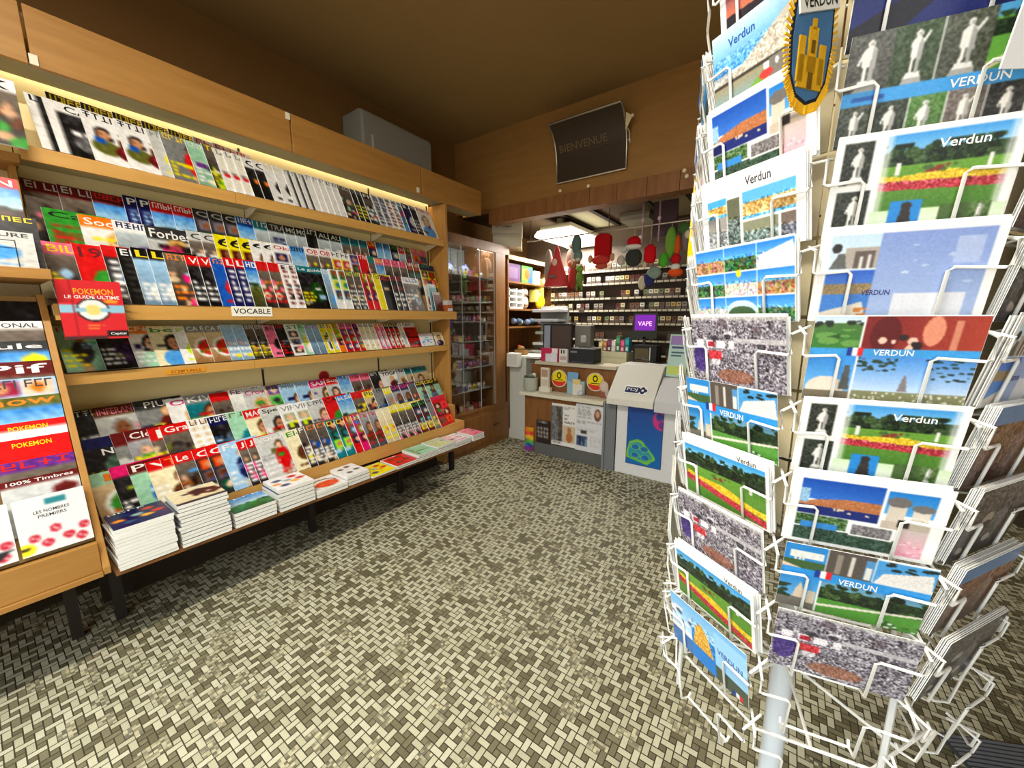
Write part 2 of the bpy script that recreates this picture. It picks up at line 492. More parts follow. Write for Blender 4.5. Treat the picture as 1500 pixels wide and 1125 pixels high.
def statue(p, x0, y0, x1, y1, bg, fig=h(226, 224, 218)):
    p.grad(x0, y0, x1, y1, bg, tuple(v * .8 for v in bg)); p.noise(.10, x0, y0, x1, y1, 2)
    cx = (x0 + x1) / 2 + p.r.uniform(-.06, .06) * (x1 - x0); w = x1 - x0; hh = y1 - y0; cl = (x0, y0, x1, y1)
    dk = tuple(v * .72 for v in fig); k = p.r.uniform(.85, 1.1)
    def P(a, b): return (cx + a * w * k, y0 + b * hh)
    p.poly([P(-.26, 1), P(-.2, .86), P(.22, .86), P(.28, 1)], dk); p.poly([P(-.2, .9), P(-.16, .8), P(.18, .8), P(.22, .9)], fig)
    p.poly([P(-.11, .82), P(-.1, .5), P(-.015, .5), P(-.03, .82)], fig); p.poly([P(.03, .82), P(.015, .5), P(.11, .5), P(.13, .82)], dk)
    p.poly([P(-.14, .56), P(-.15, .3), P(-.06, .235), P(.06, .235), P(.15, .3), P(.15, .58)], fig); p.poly([P(.03, .56), P(.05, .25), P(.15, .3), P(.16, .62)], dk)
    if p.r.rand() < .6: p.poly([P(-.15, .3), P(-.25, .5), P(-.2, .54), P(-.11, .36)], fig)
    else: p.poly([P(.12, .28), P(.25, .14), P(.28, .18), P(.15, .36)], fig)
    hr = .055 * hh; a_ = p.w / p.h
    p.ell(cx, y0 + .175 * hh, hr * 1.0 / a_, hr, fig, cl); p.ell(cx + .02 * w, y0 + .185 * hh, hr * .5 / a_, hr * .6, dk, cl)


def flag(p, x, y, w, hh):
    p.rect(x, y, x + w / 3, y + hh, h(20, 50, 140)); p.rect(x + w / 3, y, x + 2 * w / 3, y + hh, WHITE); p.rect(x + 2 * w / 3, y, x + w, y + hh, h(214, 30, 40))


def trees(p, x0, y0, x1, y1, n=30):
    p.grad(x0, y0 + (y1 - y0) * .3, x1, y1, h(30, 50, 26), h(20, 36, 20))
    p.blobs(n, x0, y0, x1, y1, [h(28, 48, 24), h(42, 66, 34), h(20, 34, 20), h(58, 82, 44)], .012, .04, 1.3); p.noise(.09, x0, y0 + (y1 - y0) * .2, x1, y1, 2)


def garden(p, x0, y0, x1, y1, slope=.25):
    W, H = x1 - x0, y1 - y0
    p.grad(x0, y0, x1, y0 + .3 * H, h(60, 150, 220), h(150, 200, 230)); trees(p, x0, y0 + .12 * H, x1, y0 + .42 * H, 50)
    p.grad(x0, y0 + .4 * H, x1, y1, h(100, 150, 52), h(70, 118, 42)); p.noise(.04, x0, y0 + .4 * H, x1, y1)
    m = (p.x >= x0) & (p.x < x1)
    v = (p.y - y0) / H; u = (p.x - x0) / W
    c1 = .53 + slope * .17 * u; c2 = .63 + slope * .22 * u
    k = m & (u > .02) & (v > c1 - .02 + .03 * np.sin(u * 9)) & (v < c1 + .11); p.a[k] = h(226, 188, 44)
    k2 = m & (v > c2 - .03) & (v < c2 + .09); p.a[k2] = h(186, 56, 70)
    n = p.r.uniform(-.26, .22, p.a.shape[:2])
    for kk in (k, k2): p.a[kk] = np.clip(p.a[kk] + n[kk][:, None], 0, 1)
    p.blobs(14, x0 + .35 * W, y0 + .42 * H, x0 + .62 * W, y0 + .52 * H, [h(130, 50, 40), h(70, 100, 50)], .012, .025)
    for sx in (.14, .82): p.rect(x0 + sx * W, y0 + .36 * H, x0 + (sx + .035) * W, y0 + .52 * H, h(230, 228, 220))


def card(kind, seed):
    p = Pic(150, 105, WHITE, seed); tx = []
    if kind == 'statues':
        for i in range(3): statue(p, i * .25, 0, i * .25 + .245, .5, [h(92, 92, 86), h(66, 82, 56), h(84, 88, 74)][i])
        p.rect(.75, 0, 1, .5, h(96, 160, 60)); p.rect(.75, 0, 1, .1, h(80, 160, 214)); trees(p, .75, .06, 1, .24, 12); p.poly([(.75, .44), (1, .3), (1, .34), (.75, .5)], h(226, 214, 180))
        for i in range(5): statue(p, i * .2, .62, i * .2 + .195, 1, [h(74, 80, 70), h(58, 66, 54), h(84, 124, 62), h(122, 112, 106), h(48, 48, 46)][i])
        p.rect(0, .5, 1, .62, h(64, 150, 214)); p.bars(.06, .545, .5, .585, h(40, 90, 170), 1, 1)
        tx = [('VERDUN', .74, .60, .30, .075, WHITE)]
    elif kind == 'garden':
        garden(p, .27, .06, .97, .76)
        for q_ in range(8):
            e = q_ * .008; f_ = 1 - q_ / 8
            for x_ in (.27 + e, .962 - e):
                m_ = (p.x >= x_) & (p.x < x_ + .009) & (p.y < .76); p.a[m_] = p.a[m_] * (1 - f_) + .94 * f_
        p.rect(0, 0, .27, 1, WHITE); statue(p, .05, .08, .22, .48, h(52, 56, 48)); statue(p, .05, .54, .25, .96, h(48, 54, 46))
        p.grad(.27, .76, 1, 1, h(200, 222, 180), WHITE); p.rect(.38, .68, .56, .95, h(36, 130, 204)); p.poly([(.43, .95), (.45, .76), (.5, .76), (.52, .95)], h(50, 44, 40)); p.ell(.475, .73, .03, .04, h(50, 44, 40))
        p.rect(.66, .74, .93, .96, h(70, 96, 50)); p.blobs(8, .66, .84, .93, .96, [h(210, 210, 200), h(60, 80, 46)], .01, .03); statue(p, .82, .74, .92, .96, h(80, 110, 56))
        tx = [('Verdun', .70, .22, .26, .085, WHITE)]
    elif kind == 'sky':
        p.a[:] = h(240, 238, 234); p.grad(.04, .07, .34, .5, h(190, 216, 232), h(214, 226, 232))
        p.rect(.14, .2, .34, .42, h(170, 160, 150)); p.rect(.2, .24, .32, .42, h(96, 84, 78)); p.rect(.235, .3, .255, .42, h(210, 205, 200)); p.rect(.28, .28, .30, .42, h(210, 205, 200)); p.poly([(.05, .42), (.1, .26), (.14, .26), (.16, .42)], h(90, 92, 90)); p.ell(.085, .2, .03, .05, h(40, 40, 40))
        p.grad(.04, .44, .34, .6, h(40, 90, 190), h(70, 120, 200)); p.rect(.04, .58, .34, .7, h(140, 120, 84)); p.noise(.12, .04, .58, .34, .7); p.rect(.04, .7, .34, .95, h(60, 120, 196)); p.poly([(.04, .9), (.3, .78), (.34, .95), (.04, .95)], h(214, 206, 190)); p.blobs(10, .24, .85, .34, .95, [h(200, 120, 50)], .01, .025)
        p.grad(.34, .07, .95, .95, h(128, 150, 206), h(160, 180, 216)); p.blobs(9, .4, .2, .9, .7, [h(200, 212, 232), h(176, 194, 226)], .01, .04, .5)
        p.rect(.48, .7, .88, .95, h(216, 218, 224)); p.rect(.76, .14, .9, .4, h(166, 182, 218))
        tx = [('VERDUN', .37, .71, .17, .055, h(30, 50, 120))]
    elif kind == 'hall':
        p.grad(0, 0, .31, .1, h(190, 214, 236), h(220, 230, 236)); p.grad(0, .08, .31, .36, h(70, 110, 50), h(50, 120, 44)); p.blobs(8, .02, .14, .3, .34, [h(40, 80, 34), h(100, 150, 70)], .03, .07, .6); p.blobs(8, 0, .05, .31, .12, [h(30, 40, 30)], .01, .03)
        p.grad(.32, 0, 1, .36, h(120, 26, 26), h(166, 60, 44), True); p.ell(.45, .2, .09, .2, h(90, 14, 18)); p.ell(.72, .16, .06, .16, h(220, 140, 110)); p.rect(.83, .05, .87, .36, h(206, 130, 104)); p.blobs(9, .4, .2, .8, .36, [h(40, 26, 30), h(230, 190, 170)], .012, .03, 1.6)
        p.rect(0, .36, 1, .45, h(56, 150, 214)); flag(p, .24, .35, .1, .1)
        p.grad(0, .45, .31, 1, h(50, 140, 220), h(130, 190, 236)); p.ell(.14, .86, .13, .16, h(232, 214, 196)); p.rect(0, .88, .31, 1, h(120, 110, 90)); p.poly([(.23, .86), (.25, .56), (.28, .56), (.3, .86)], h(80, 84, 84))
        p.grad(.32, .45, 1, .86, h(70, 140, 216), h(190, 212, 238)); p.poly([(.6, .85), (.62, .66), (.635, .66), (.66, .85)], h(130, 120, 120)); p.blobs(30, .32, .45, .56, .62, [h(40, 60, 40), h(30, 46, 36)], .008, .025, .6); p.blobs(30, .72, .47, 1, .72, [h(40, 56, 40), h(26, 40, 34)], .008, .022, .6)
        p.rect(.32, .86, 1, 1, h(130, 130, 92)); p.blobs(60, .32, .87, 1, 1, [h(226, 224, 206)], .004, .009, 2)
        tx = [('VERDUN', .52, .435, .24, .065, WHITE)]
    elif kind == 'towers':
        p.a[:] = h(244, 243, 240); p.grad(.06, .07, .61, .34, h(20, 76, 170), h(50, 110, 200)); p.poly([(.06, .4), (.2, .34), (.36, .3), (.61, .3), (.61, .44), (.06, .5)], h(176, 110, 70)); p.noise(.12, .06, .3, .61, .46); p.rect(.06, .44, .61, .56, h(24, 40, 110)); p.blobs(8, .2, .44, .55, .5, [h(210, 190, 160)], .006, .016, 1.5); p.rect(.06, .2, .13, .4, h(140, 180, 210)); p.noise(.15, .06, .2, .13, .4)
        p.grad(.63, .1, .93, .4, h(30, 120, 200), h(80, 160, 220)); p.rect(.65, .24, .76, .58, h(206, 196, 180)); p.ell(.705, .23, .075, .07, h(110, 106, 104)); p.rect(.8, .28, .91, .5, h(214, 204, 190)); p.ell(.855, .28, .07, .05, h(112, 110, 108)); p.rect(.63, .5, .93, .6, h(190, 176, 160)); p.rect(.73, .46, .8, .56, h(50, 44, 44))
        p.rect(.06, .57, .42, .74, h(70, 104, 60)); p.noise(.2, .06, .57, .42, .74, 2); p.rect(.1, .68, .36, .76, h(50, 130, 200)); p.rect(.06, .76, .93, .95, h(50, 74, 60)); p.noise(.12, .06, .76, .93, .95, 2)
        p.rect(.44, .6, .73, .78, WHITE); p.rect(.455, .615, .715, .765, h(120, 116, 118)); p.noise(.16, .455, .615, .715, .765, 2); p.grad(.74, .58, .93, .95, h(206, 190, 186), h(230, 160, 176))
        p.blobs(24, .74, .72, .93, .95, [h(226, 130, 160), h(240, 200, 210)], .006, .016)
    elif kind == 'park':
        p.rect(0, 0, .3, .36, h(40, 130, 200)); p.rect(.04, .1, .28, .2, h(226, 226, 220)); p.blobs(12, .04, .12, .28, .24, [h(214, 214, 206)], .008, .012, 3); p.rect(0, .24, .3, .36, h(60, 90, 50)); p.poly([(0, .3), (.14, .36), (0, .36)], h(220, 190, 170))
        p.rect(.31, 0, .62, .36, h(84, 76, 70)); p.rect(.37, .05, .41, .34, h(140, 130, 120)); p.rect(.46, .05, .49, .34, h(206, 200, 190)); p.rect(.56, .06, .62, .34, h(80, 140, 190)); p.rect(.57, .16, .61, .34, h(220, 216, 206))
        p.rect(.63, .02, 1, .36, h(70, 150, 210)); p.poly([(.63, .36), (.68, .2), (.98, .1), (1, .36)], h(222, 218, 214)); p.noise(.08, .63, .14, 1, .36); p.blobs(9, .68, .02, 1, .14, [h(30, 40, 34)], .02, .04, .6)
        p.rect(0, .36, 1, .5, h(40, 140, 210)); flag(p, .24, .34, .12, .12)
        p.grad(0, .46, .29, 1, h(40, 134, 206), h(120, 180, 220)); p.poly([(.1, .92), (.13, .7), (.16, .58), (.19, .7), (.23, .92)], h(210, 190, 166)); p.rect(0, .84, .29, 1, h(110, 106, 96)); p.blobs(10, 0, .64, .1, .86, [h(40, 60, 40)], .02, .05); p.rect(.22, .7, .28, .9, h(200, 186, 160))
        p.grad(.3, .5, 1, 1, h(100, 150, 190), h(70, 150, 50)); trees(p, .3, .5, 1, .76, 40); p.rect(.3, .76, 1, 1, h(80, 140, 54)); p.poly([(.3, .86), (1, .72), (1, .75), (.3, .9)], h(220, 214, 196)); p.blobs(14, .75, .9, 1, 1, [h(230, 230, 226), h(60, 90, 50)], .01, .025)
        tx = [('VERDUN', .54, .49, .26, .085, WHITE)]
    elif kind == 'ruins':
        p.a[:] = h(122, 116, 126); p.noise(.3, 0, 0, 1, 1, 2); p.noise(.22); p.grad(0, 0, 1, .06, h(200, 196, 190), h(150, 146, 150)); p.blobs(12, 0, 0, 1, 1, [h(60, 56, 66), h(196, 192, 198), h(96, 84, 92)], .02, .06)
        p.noise(.2); p.ell(.1, .62, .09, .22, h(70, 50, 120)); p.rect(.2, .5, .36, .62, h(190, 50, 60)); p.bars(.06, .34, .5, .46, h(226, 216, 220), 1, 1); p.bars(.2, .36, .46, .44, h(160, 30, 50), 1, 1); p.ell(.5, .85, .2, .1, h(140, 96, 80)); p.noise(.14); p.rect(.5, .3, 1, .36, h(180, 176, 180)); p.noise(.1, 0, 0, 1, 1, 2)
    elif kind == 'views':
        p.a[:] = h(244, 244, 242)
        for (x0, y0, x1, y1), c in (((.07, .26, .28, .5), h(70, 160, 216)), ((.07, .5, .28, .95), h(150, 146, 140)), ((.29, .3, .42, .95), h(96, 100, 80)), ((.45, .26, .93, .6), h(90, 170, 220)), ((.45, .63, .78, .95), h(130, 134, 110)), ((.8, .63, .93, .95), h(110, 96, 88))):
            p.rect(x0, y0, x1, y1, c); p.rect(x0, y0 + (y1 - y0) * .4, x1, y1 - .04, tuple(.8 * a + .1 for a in c[::-1])); p.noise(.26, x0, y0 + (y1 - y0) * .35, x1, y1, 2); p.noise(.14, x0, y0 + (y1 - y0) * .4, x1, y1, 4)
        tx = [('Verdun', .6, .19, .24, .11, h(60, 60, 70))]
    elif kind == 'bridges':
        for j in range(3):
            for i in range(3):
                x0, y0 = i / 3, j / 3
                p.grad(x0, y0, x0 + .33, y0 + .2, h(30, 120, 210), h(110, 180, 230)); p.rect(x0, y0 + .16, x0 + .33, y0 + .33, [h(170, 130, 90), h(60, 100, 60), h(200, 196, 190)][(i + j) % 3]); p.noise(.22, x0, y0 + .12, x0 + .33, y0 + .33, 2); p.noise(.12, x0, y0 + .12, x0 + .33, y0 + .33, 4, False)
                p.rect(x0 + .325, 0, x0 + .335, 1, WHITE)
            p.rect(0, j / 3 - .006, 1, j / 3 + .006, WHITE)
        p.poly([(.67, .33), (.7, .16), (.98, .04), (1, .33)], h(220, 218, 214)); p.ell(.5, .86, .16, .14, h(190, 214, 226)); p.ell(.5, .9, .14, .1, h(60, 90, 56)); p.ell(.48, .36, .025, .05, YEL)
    elif kind == 'wide':
        p.a[:] = h(242, 240, 232); garden(p, .03, .12, .97, .97, 1.3); p.grad(.03, .12, .97, .24, h(40, 140, 206), h(110, 180, 220)); trees(p, .03, .2, .97, .45, 60)
        tx = [('Verdun', .78, .115, .2, .075, h(70, 66, 60))]
    elif kind == 'crest':
        p.grad(0, 0, 1, .6, h(110, 176, 226), h(190, 216, 236)); p.rect(.3, .4, .62, 1, h(30, 120, 200)); p.poly([(.32, .7), (.36, .3), (.44, .2), (.52, .34), (.6, .7)], h(214, 160, 60)); p.noise(.2, .3, .2, .62, .7, 2); p.rect(.62, .1, 1, .8, h(150, 200, 236)); p.rect(.0, .7, .3, 1, h(60, 110, 170)); p.rect(.62, .72, 1, 1, h(70, 80, 66)); flag(p, .82, .9, .12, .08); p.blobs(20, 0, .2, .3, .5, [h(220, 220, 224), h(80, 90, 110)], .02, .04)
        tx = [('VERDUN', .8, .46, .3, .1, h(60, 90, 150))]
    elif kind == 'night':
        p.grad(0, 0, 1, .5, h(16, 22, 60), h(60, 50, 90)); p.rect(0, .5, 1, 1, h(24, 34, 96)); p.poly([(0, .8), (.4, .55), (.45, .7), (.2, 1), (0, 1)], h(24, 22, 30)); p.blobs(16, .3, .4, 1, .6, [h(230, 150, 60), h(240, 200, 120), h(150, 60, 60)], .008, .02, 2)
    elif kind == 'sunset':
        p.a[:] = h(242, 242, 240); p.grad(.06, .06, .94, .94, h(90, 60, 130), h(220, 120, 60)); p.poly([(.06, .94), (.06, .7), (.4, .74), (.7, .6), (.94, .76), (.94, .94)], h(40, 36, 44)); p.rect(.56, .06, .6, .94, WHITE); p.rect(.6, .06, .94, .94, h(100, 150, 80)); p.noise(.12, .6, .3, .94, .94, 2)
    elif kind == 'rocks':
        p.grad(0, 0, 1, .5, h(190, 220, 240), h(60, 140, 210)); p.poly([(0, .6), (.3, .5), (.7, .2), (1, .1), (1, .6), (0, .66)], h(190, 182, 168)); p.noise(.2, 0, .3, 1, .62, 2); p.rect(0, .6, 1, .64, h(60, 56, 52)); p.grad(0, .64, .5, 1, h(150, 140, 110), h(110, 170, 200)); p.poly([(.2, .95), (.5, .7), (.55, .8), (.3, 1)], h(110, 160, 60)); p.rect(.55, .62, 1, 1, h(120, 116, 110)); p.blobs(20, .6, .65, 1, 1, [h(220, 216, 210)], .015, .03, 2.5); p.ell(.52, .76, .06, .05, h(206, 60, 60))
        tx = [('Verdun', .3, .22, .26, .1, h(30, 80, 160))]
    elif kind == 'mono':
        p.grad(0, 0, 1, 1, h(96, 92, 90), h(46, 42, 42)); p.noise(.16, 0, 0, 1, 1, 3); p.blobs(6, .1, .3, .9, .9, [h(150, 140, 130), h(40, 36, 36)], .05, .12)
    elif kind == 'blank':
        p.a[:] = h(228, 228, 228); p.rect(.1, .1, .9, .8, h(220, 221, 223))
    elif kind == 'brown':
        p.grad(0, 0, 1, 1, h(150, 112, 84), h(70, 50, 42)); p.noise(.16, 0, 0, 1, 1, 3); p.rect(0, 0, 1, .22, h(100, 130, 170))
    p.noise(.035)
    return p.a, tx


_cards = {}


def card_mesh(kind, seed=1):
    if kind not in _cards:
        a, tx = card(kind, seed)
        mb = MB()
        mb.box(-CW / 2, CW / 2, 0, .0007, 0, CH, h(244, 243, 238))
        mb.canvas(a, (-CW / 2, -.0002, CH), (CW, 0, 0), (0, 0, -CH))
        for t, x, y, w, hh, c in tx:
            mb.text(t, (-CW / 2 + x * CW, -.0005, CH * (1 - y)), (1, 0, 0), (0, 0, 1), c, w=w * CW, hgt=hh * CH)
        _cards[kind] = mb.mesh('postcard', [PRINT])
    return _cards[kind]
# ------------------------------------------------------------------ the room
XW, YB, ZC = -3.28, 3.5, 3.43          # side wall behind the shelves, wall above the counter, ceiling
XR, YF, YBACK = 1.9, -1.3, 5.02
WALLP = paint('wall_paint', rough=.8, var=.08, scale=4)


def build_room():
    # mosaic floor: a grid of 2.35 cm cells packed with dominoes, squares and mottled double squares
    mb = MB(); u = .0235; g = .0019
    base = h(74, 70, 54)
    mb.face([(XW, YF, -.002), (XR, YF, -.002), (XR, YBACK, -.002), (XW, YBACK, -.002)], base)
    x0, y0 = -3.05, -.52; nx, ny = 195, 205
    occ = np.zeros((nx, ny), bool); r = random.Random(3)
    LT = [h(190, 187, 158), h(180, 177, 148), h(196, 193, 166)]; DK = [h(116, 110, 84), h(106, 100, 76), h(124, 118, 92)]

    def q(i, j, w, d, c):
        mb.face([(x0 + i * u + g, y0 + j * u + g, 0), (x0 + (i + w) * u - g, y0 + j * u + g, 0), (x0 + (i + w) * u - g, y0 + (j + d) * u - g, 0), (x0 + i * u + g, y0 + (j + d) * u - g, 0)], c)
    def hsh(a, b): return ((a * 73856093) ^ (b * 19349663) ^ 977) % 1000 / 1000

    def spot(i, j, w, d):
        for a in range(2 * w):
            for c in range(2 * d):
                k = r.uniform(.68, 1.3); X0, Y0 = x0 + (i + a * .5) * u, y0 + (j + c * .5) * u
                X1, Y1 = X0 + u * .5 - (g if a == 2 * w - 1 else 0), Y0 + u * .5 - (g if c == 2 * d - 1 else 0)
                mb.face([(X0, Y0, 0), (X1, Y0, 0), (X1, Y1, 0), (X0, Y1, 0)], tuple(min(1, v * k) for v in h(152, 147, 120)))
    for j in range(ny):
        for i in range(nx):
            c = (i + 2 * j) % 5
            if c in (1, 4): continue
            w, d = ((2, 1), None, (1, 2), (1, 1))[c]
            if i + w > nx or j + d > ny: continue
            if hsh(i // 3, j // 2) < .13: spot(i, j, w, d)
            elif c == 3: q(i, j, 1, 1, r.choice(DK) if r.random() < .92 else r.choice(LT))
            else: q(i, j, w, d, r.choice(LT) if r.random() < .80 else r.choice(DK))
    struct(obj('floor', mb, TILE))
    m = MB(); m.box(XW - .1, XW, YF, YBACK, 0, ZC); struct(obj('wall_left', m_col(m, h(126, 92, 48)), WALLP))
    # wall above the counter opening, with a strip of planks along its lower edge
    m = MB(); m.box(XW, XR, YB, YB + .12, 2.669, ZC); struct(obj('wall_back', m, PANELW))
    pl = MB(); x = -2.78; r = random.Random(5)
    while x < XR - .2:
        w = r.choice([.16, .2, .26]); pl.box(x + .002, x + w - .002, YB - .018, YB + .12, 2.515, 2.668); x += w
    t = struct(obj('trim_1', pl, PLANKW))
    st = MB()
    for sx, sz in ((-1.9, 2.70), (-1.61, 2.69), (-.79, 2.655), (-.77, 2.61)):
        st.lathe([(.016, 0), (.014, .012), (.004, .016)], h(236, 226, 190), 12, (0, 0, 0)); n = len(st.v) - 36
        for k in range(n, len(st.v)):
            a = st.v[k]; st.v[k] = (sx + a[0], YB - .018 - a[2], sz + a[1])
    obj('mounting_stud', st, MATTE, t)
    m = MB(); m.box(XW, XR, YF, YB + .12, ZC, ZC + .1); struct(obj('ceiling', m_col(m, h(150, 120, 72)), WALLP))
    # the lower ceiling behind the counter, with two long dark-edged recesses
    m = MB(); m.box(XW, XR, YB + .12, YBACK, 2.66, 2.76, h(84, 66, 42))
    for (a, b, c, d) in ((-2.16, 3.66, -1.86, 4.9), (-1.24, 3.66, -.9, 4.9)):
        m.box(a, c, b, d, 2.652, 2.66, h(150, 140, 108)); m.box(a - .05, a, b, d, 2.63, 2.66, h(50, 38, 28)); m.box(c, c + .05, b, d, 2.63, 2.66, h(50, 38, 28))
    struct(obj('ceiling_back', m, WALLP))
    m = MB(); m.box(XW, XR, YBACK, YBACK + .1, 0, 2.76, h(120, 104, 84)); struct(obj('wall_far', m, WALLP))
    m = MB(); m.box(XR, XR + .1, YF, YBACK, 0, ZC, h(170, 150, 116)); struct(obj('wall_right', m, WALLP))
    # street wall behind the camera: low sill, wide shop window opening, head
    m = MB(); c = h(170, 150, 116)
    m.box(XW, XR, YF - .12, YF, 0, .25, c); m.box(XW, XR, YF - .12, YF, 2.9, ZC, c); m.box(XW, -2.4, YF - .12, YF, .25, 2.9, c); m.box(1.75, XR, YF - .12, YF, .25, 2.9, c)
    struct(obj('wall_front', m, WALLP))


def m_col(m, c):
    m.c = [c] * len(m.f); return m


# ------------------------------------------------------------------ magazine shelving along the side wall
SX = -2.62           # front plane of uprights and fascia
LIP = wood('shelf_lip', h(196, 146, 72), h(208, 162, 90), (12, 1.0, 12))
CREAMB = paint('cream_board', rough=.55, var=.05, scale=5)


def build_shelving():
    root = empty('magazine_shelving', (-2.7, 1.4, 0))
    tag(root, 'long oak wall shelving with a deep fascia board and rows of magazines', 'shelving')
    inv = Matrix.Translation((2.7, -1.4, 0))

    def part(name, mb, mat, bev=0):
        mb.v = [tuple(inv @ Vector(p)) for p in mb.v]
        o = obj(name, mb, mat, root)
        if bev: bevel(o, bev)
        return o
    for a, b in ((-1.0, .303), (.313, 1.335), (1.345, 2.385), (2.395, 3.165)):
        m = MB(); m.box(SX - .022, SX, a, b, 2.52, 2.742); f = part('fascia_board', m, WOODF, .002)
    m = MB(); m.box(-2.795, SX - .024, -1.0, 3.16, 2.524, 2.536, h(150, 142, 112)); part('canopy_underside', m, CREAMB)
    m = MB(); m.box(-3.2, SX - .024, -1.0, 3.16, 2.70, 2.715, h(150, 120, 80)); part('canopy_top', m, CREAMB)
    m = MB(); m.box(-2.85, SX - .001, 3.145, 3.164, 2.526, 2.738); part('canopy_end', m, WOODF)
    for y, z in ((.318, 2.545), (1.325, 2.722), (2.345, 2.556)):
        m = MB(); m.box(SX + .001, SX + .007, y - .012, y + .012, z - .024, z + .014, h(232, 226, 206)); part('white_clip', m, MATTE)
    m = MB(); m.box(-2.86, -2.834, .236, 2.654, .42, 2.60, h(238, 222, 170)); part('back_panel', m, CREAMB)
    for y in (1.12, 2.02, 2.63):
        m = MB(); m.box(-2.8345, -2.832, y - .006, y + .006, .46, 2.52, h(44, 34, 28)); part('slotted_rail', m, MATTE)
    m = MB(); m.prism([(-2.86, .05), (SX - .1, .05), (SX, .40), (SX, 2.518), (-2.86, 2.518)], 'y', 2.655, 2.68); part('end_panel', m, WOODV, .002)
    # shelf boards with a thick lip
    for xf, zt, zb, y1, nm in ((-2.632, 2.205, 2.147, 2.652, 'shelf_board'), (-2.54, 1.562, 1.493, 2.69, 'shelf_board'), (-2.632, 1.25, 1.2, 2.652, 'shelf_board')):
        m = MB(); m.box(-2.83, xf - .02, .235, y1, zb + .02, zt - .006, h(196, 180, 136)); s = part(nm, m, CREAMB)
        ys = [.235, 1.0, 1.85, y1]
        for a, b in zip(ys[:-1], ys[1:]):
            m = MB(); m.box(xf - .02, xf, a + .001, b - .001, zb, zt, h(220, 170, 94)); m.v = [tuple(inv @ Vector(p)) for p in m.v]
            obj('shelf_lip', m, LIP, s)
        for y in (1.12, 2.02, 2.6):
            m = MB(); m.prism([(-2.83, zb + .02), (xf - .03, zb + .02), (xf - .03, zb + .012), (-2.83, zb - .035)], 'y', y - .004, y + .004, h(226, 214, 180))
            m.v = [tuple(inv @ Vector(p)) for p in m.v]; obj('bracket', m, MATTE, s)
    # steps that carry the second and third row of the tiered shelves
    for xf, z, z0 in ((-2.638, 1.70, 1.556), (-2.718, 1.83, 1.70), (-2.553, .68, .50), (-2.668, .80, .68)):
        m = MB(); m.box(xf - .085 if z < 1 else xf - .075, xf, .26, 2.65, z - .012, z, h(206, 176, 120)); m.box(xf - .01, xf, .26, 2.65, z0, z - .012, h(206, 176, 120)); part('display_step', m, LIP)
    m = MB(); m.box(-2.66, -2.44, .26, 2.654, .528, .540, h(206, 160, 90)); m.box(-2.452, -2.44, .26, 2.654, .445, .528, h(206, 160, 90)); part('display_step', m, LIP)
    m = MB(); m.box(-2.833, -2.742, .33, 1.25, 2.252, 2.262, h(206, 176, 120)); part('display_step', m, LIP)
    # low flat shelf for the piles, on dark legs; it sags a little towards the counter
    m = MB(); m.prism([(.235, .435), (2.7, .40), (2.7, .386), (.235, .421)], 'x', -2.83, -2.222); part('flat_shelf', m, PLANKW)
    for y in (.27, 1.25, 2.02, 2.66):
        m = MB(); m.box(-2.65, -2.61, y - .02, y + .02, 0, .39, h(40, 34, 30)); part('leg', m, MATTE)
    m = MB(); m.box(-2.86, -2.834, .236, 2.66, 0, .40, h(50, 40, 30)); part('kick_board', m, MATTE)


# ------------------------------------------------------------------ magazines
YAW = math.radians(9)


def put(me, X, Y, z, lean, label, group, name='magazine', yaw=YAW, cat='magazine'):
    o = link(name, me, None, (X, Y, z), (-lean, 0, PI / 2 + yaw))
    return tag(o, label, cat, group)


_seed = [100]


def row(where, group, X, z, lean, y0, y1, specs, fill, pitch=.052, size=(MAGW, MAGH), fillcols=None, t=.005, yE=2.603):
    """specs: (cover colour, title, title colour, picture, options, copies, pitch per copy); then random ones up to y1"""
    y = y0; lean = math.radians(lean)
    specs = list(specs); lastdesc = None
    while True:
        if specs: sp = specs.pop(0)
        else:
            if y > y1: break
            bg = R.choice(fillcols or ['white', 'cream', 'silver', 'red', 'navy', 'black', 'beige', 'grey', 'teal', 'yellow', 'pink', 'charcoal', 'orange', 'green'])
            tc = R.choice([c for c in ('red', 'white', 'yellow', 'black', 'navy', 'magenta', 'blue', 'green') if c != bg])
            bd = R.choice([None, None, 'red', 'navy', 'yellow', 'white', 'black', 'teal', 'pink'])
            if bd == tc: bd = None
            sp = (bg, None, tc, R.choice(fill), dict(band=bd) if bd else {}, R.choice([1, 1, 1, 2, 2, 3]), pitch * R.uniform(.85, 1.15))
        bg, title, tc, kind, op, n, pt = sp
        n = min(n, int((yE - size[0] - y) / pt) + 1)
        if n < 1: break
        _seed[0] += 1
        op = dict(op); w, hh = op.pop('size', (size[0] * R.uniform(.97, 1.0), size[1] * R.uniform(.965, 1.02)))
        full = op.pop('label', None)
        mb, d = cover(_seed[0], bg, title, tc, kind, w=w, hh=hh, t=op.pop('t', t), **op)
        me = mb.mesh('magazine', [PRINT])
        if n * pt < .046 * n: pt = .046
        lab0 = full or (f"magazine headed {op.get('band') or bg}, {tc} title, {d}" if kind in ('crowd', 'dark', 'land', 'car', 'food', 'face', 'duo', 'figure') else f"{bg} magazine, {tc} title, {d}")
        for k in range(n):
            lab = uniq(f'{lab0}, {where}' + (f', {ORD[k]} copy' if n > 1 else ''))
            put(me, X, y + w * .5, z, lean, lab, group)
            y += pt
    return y


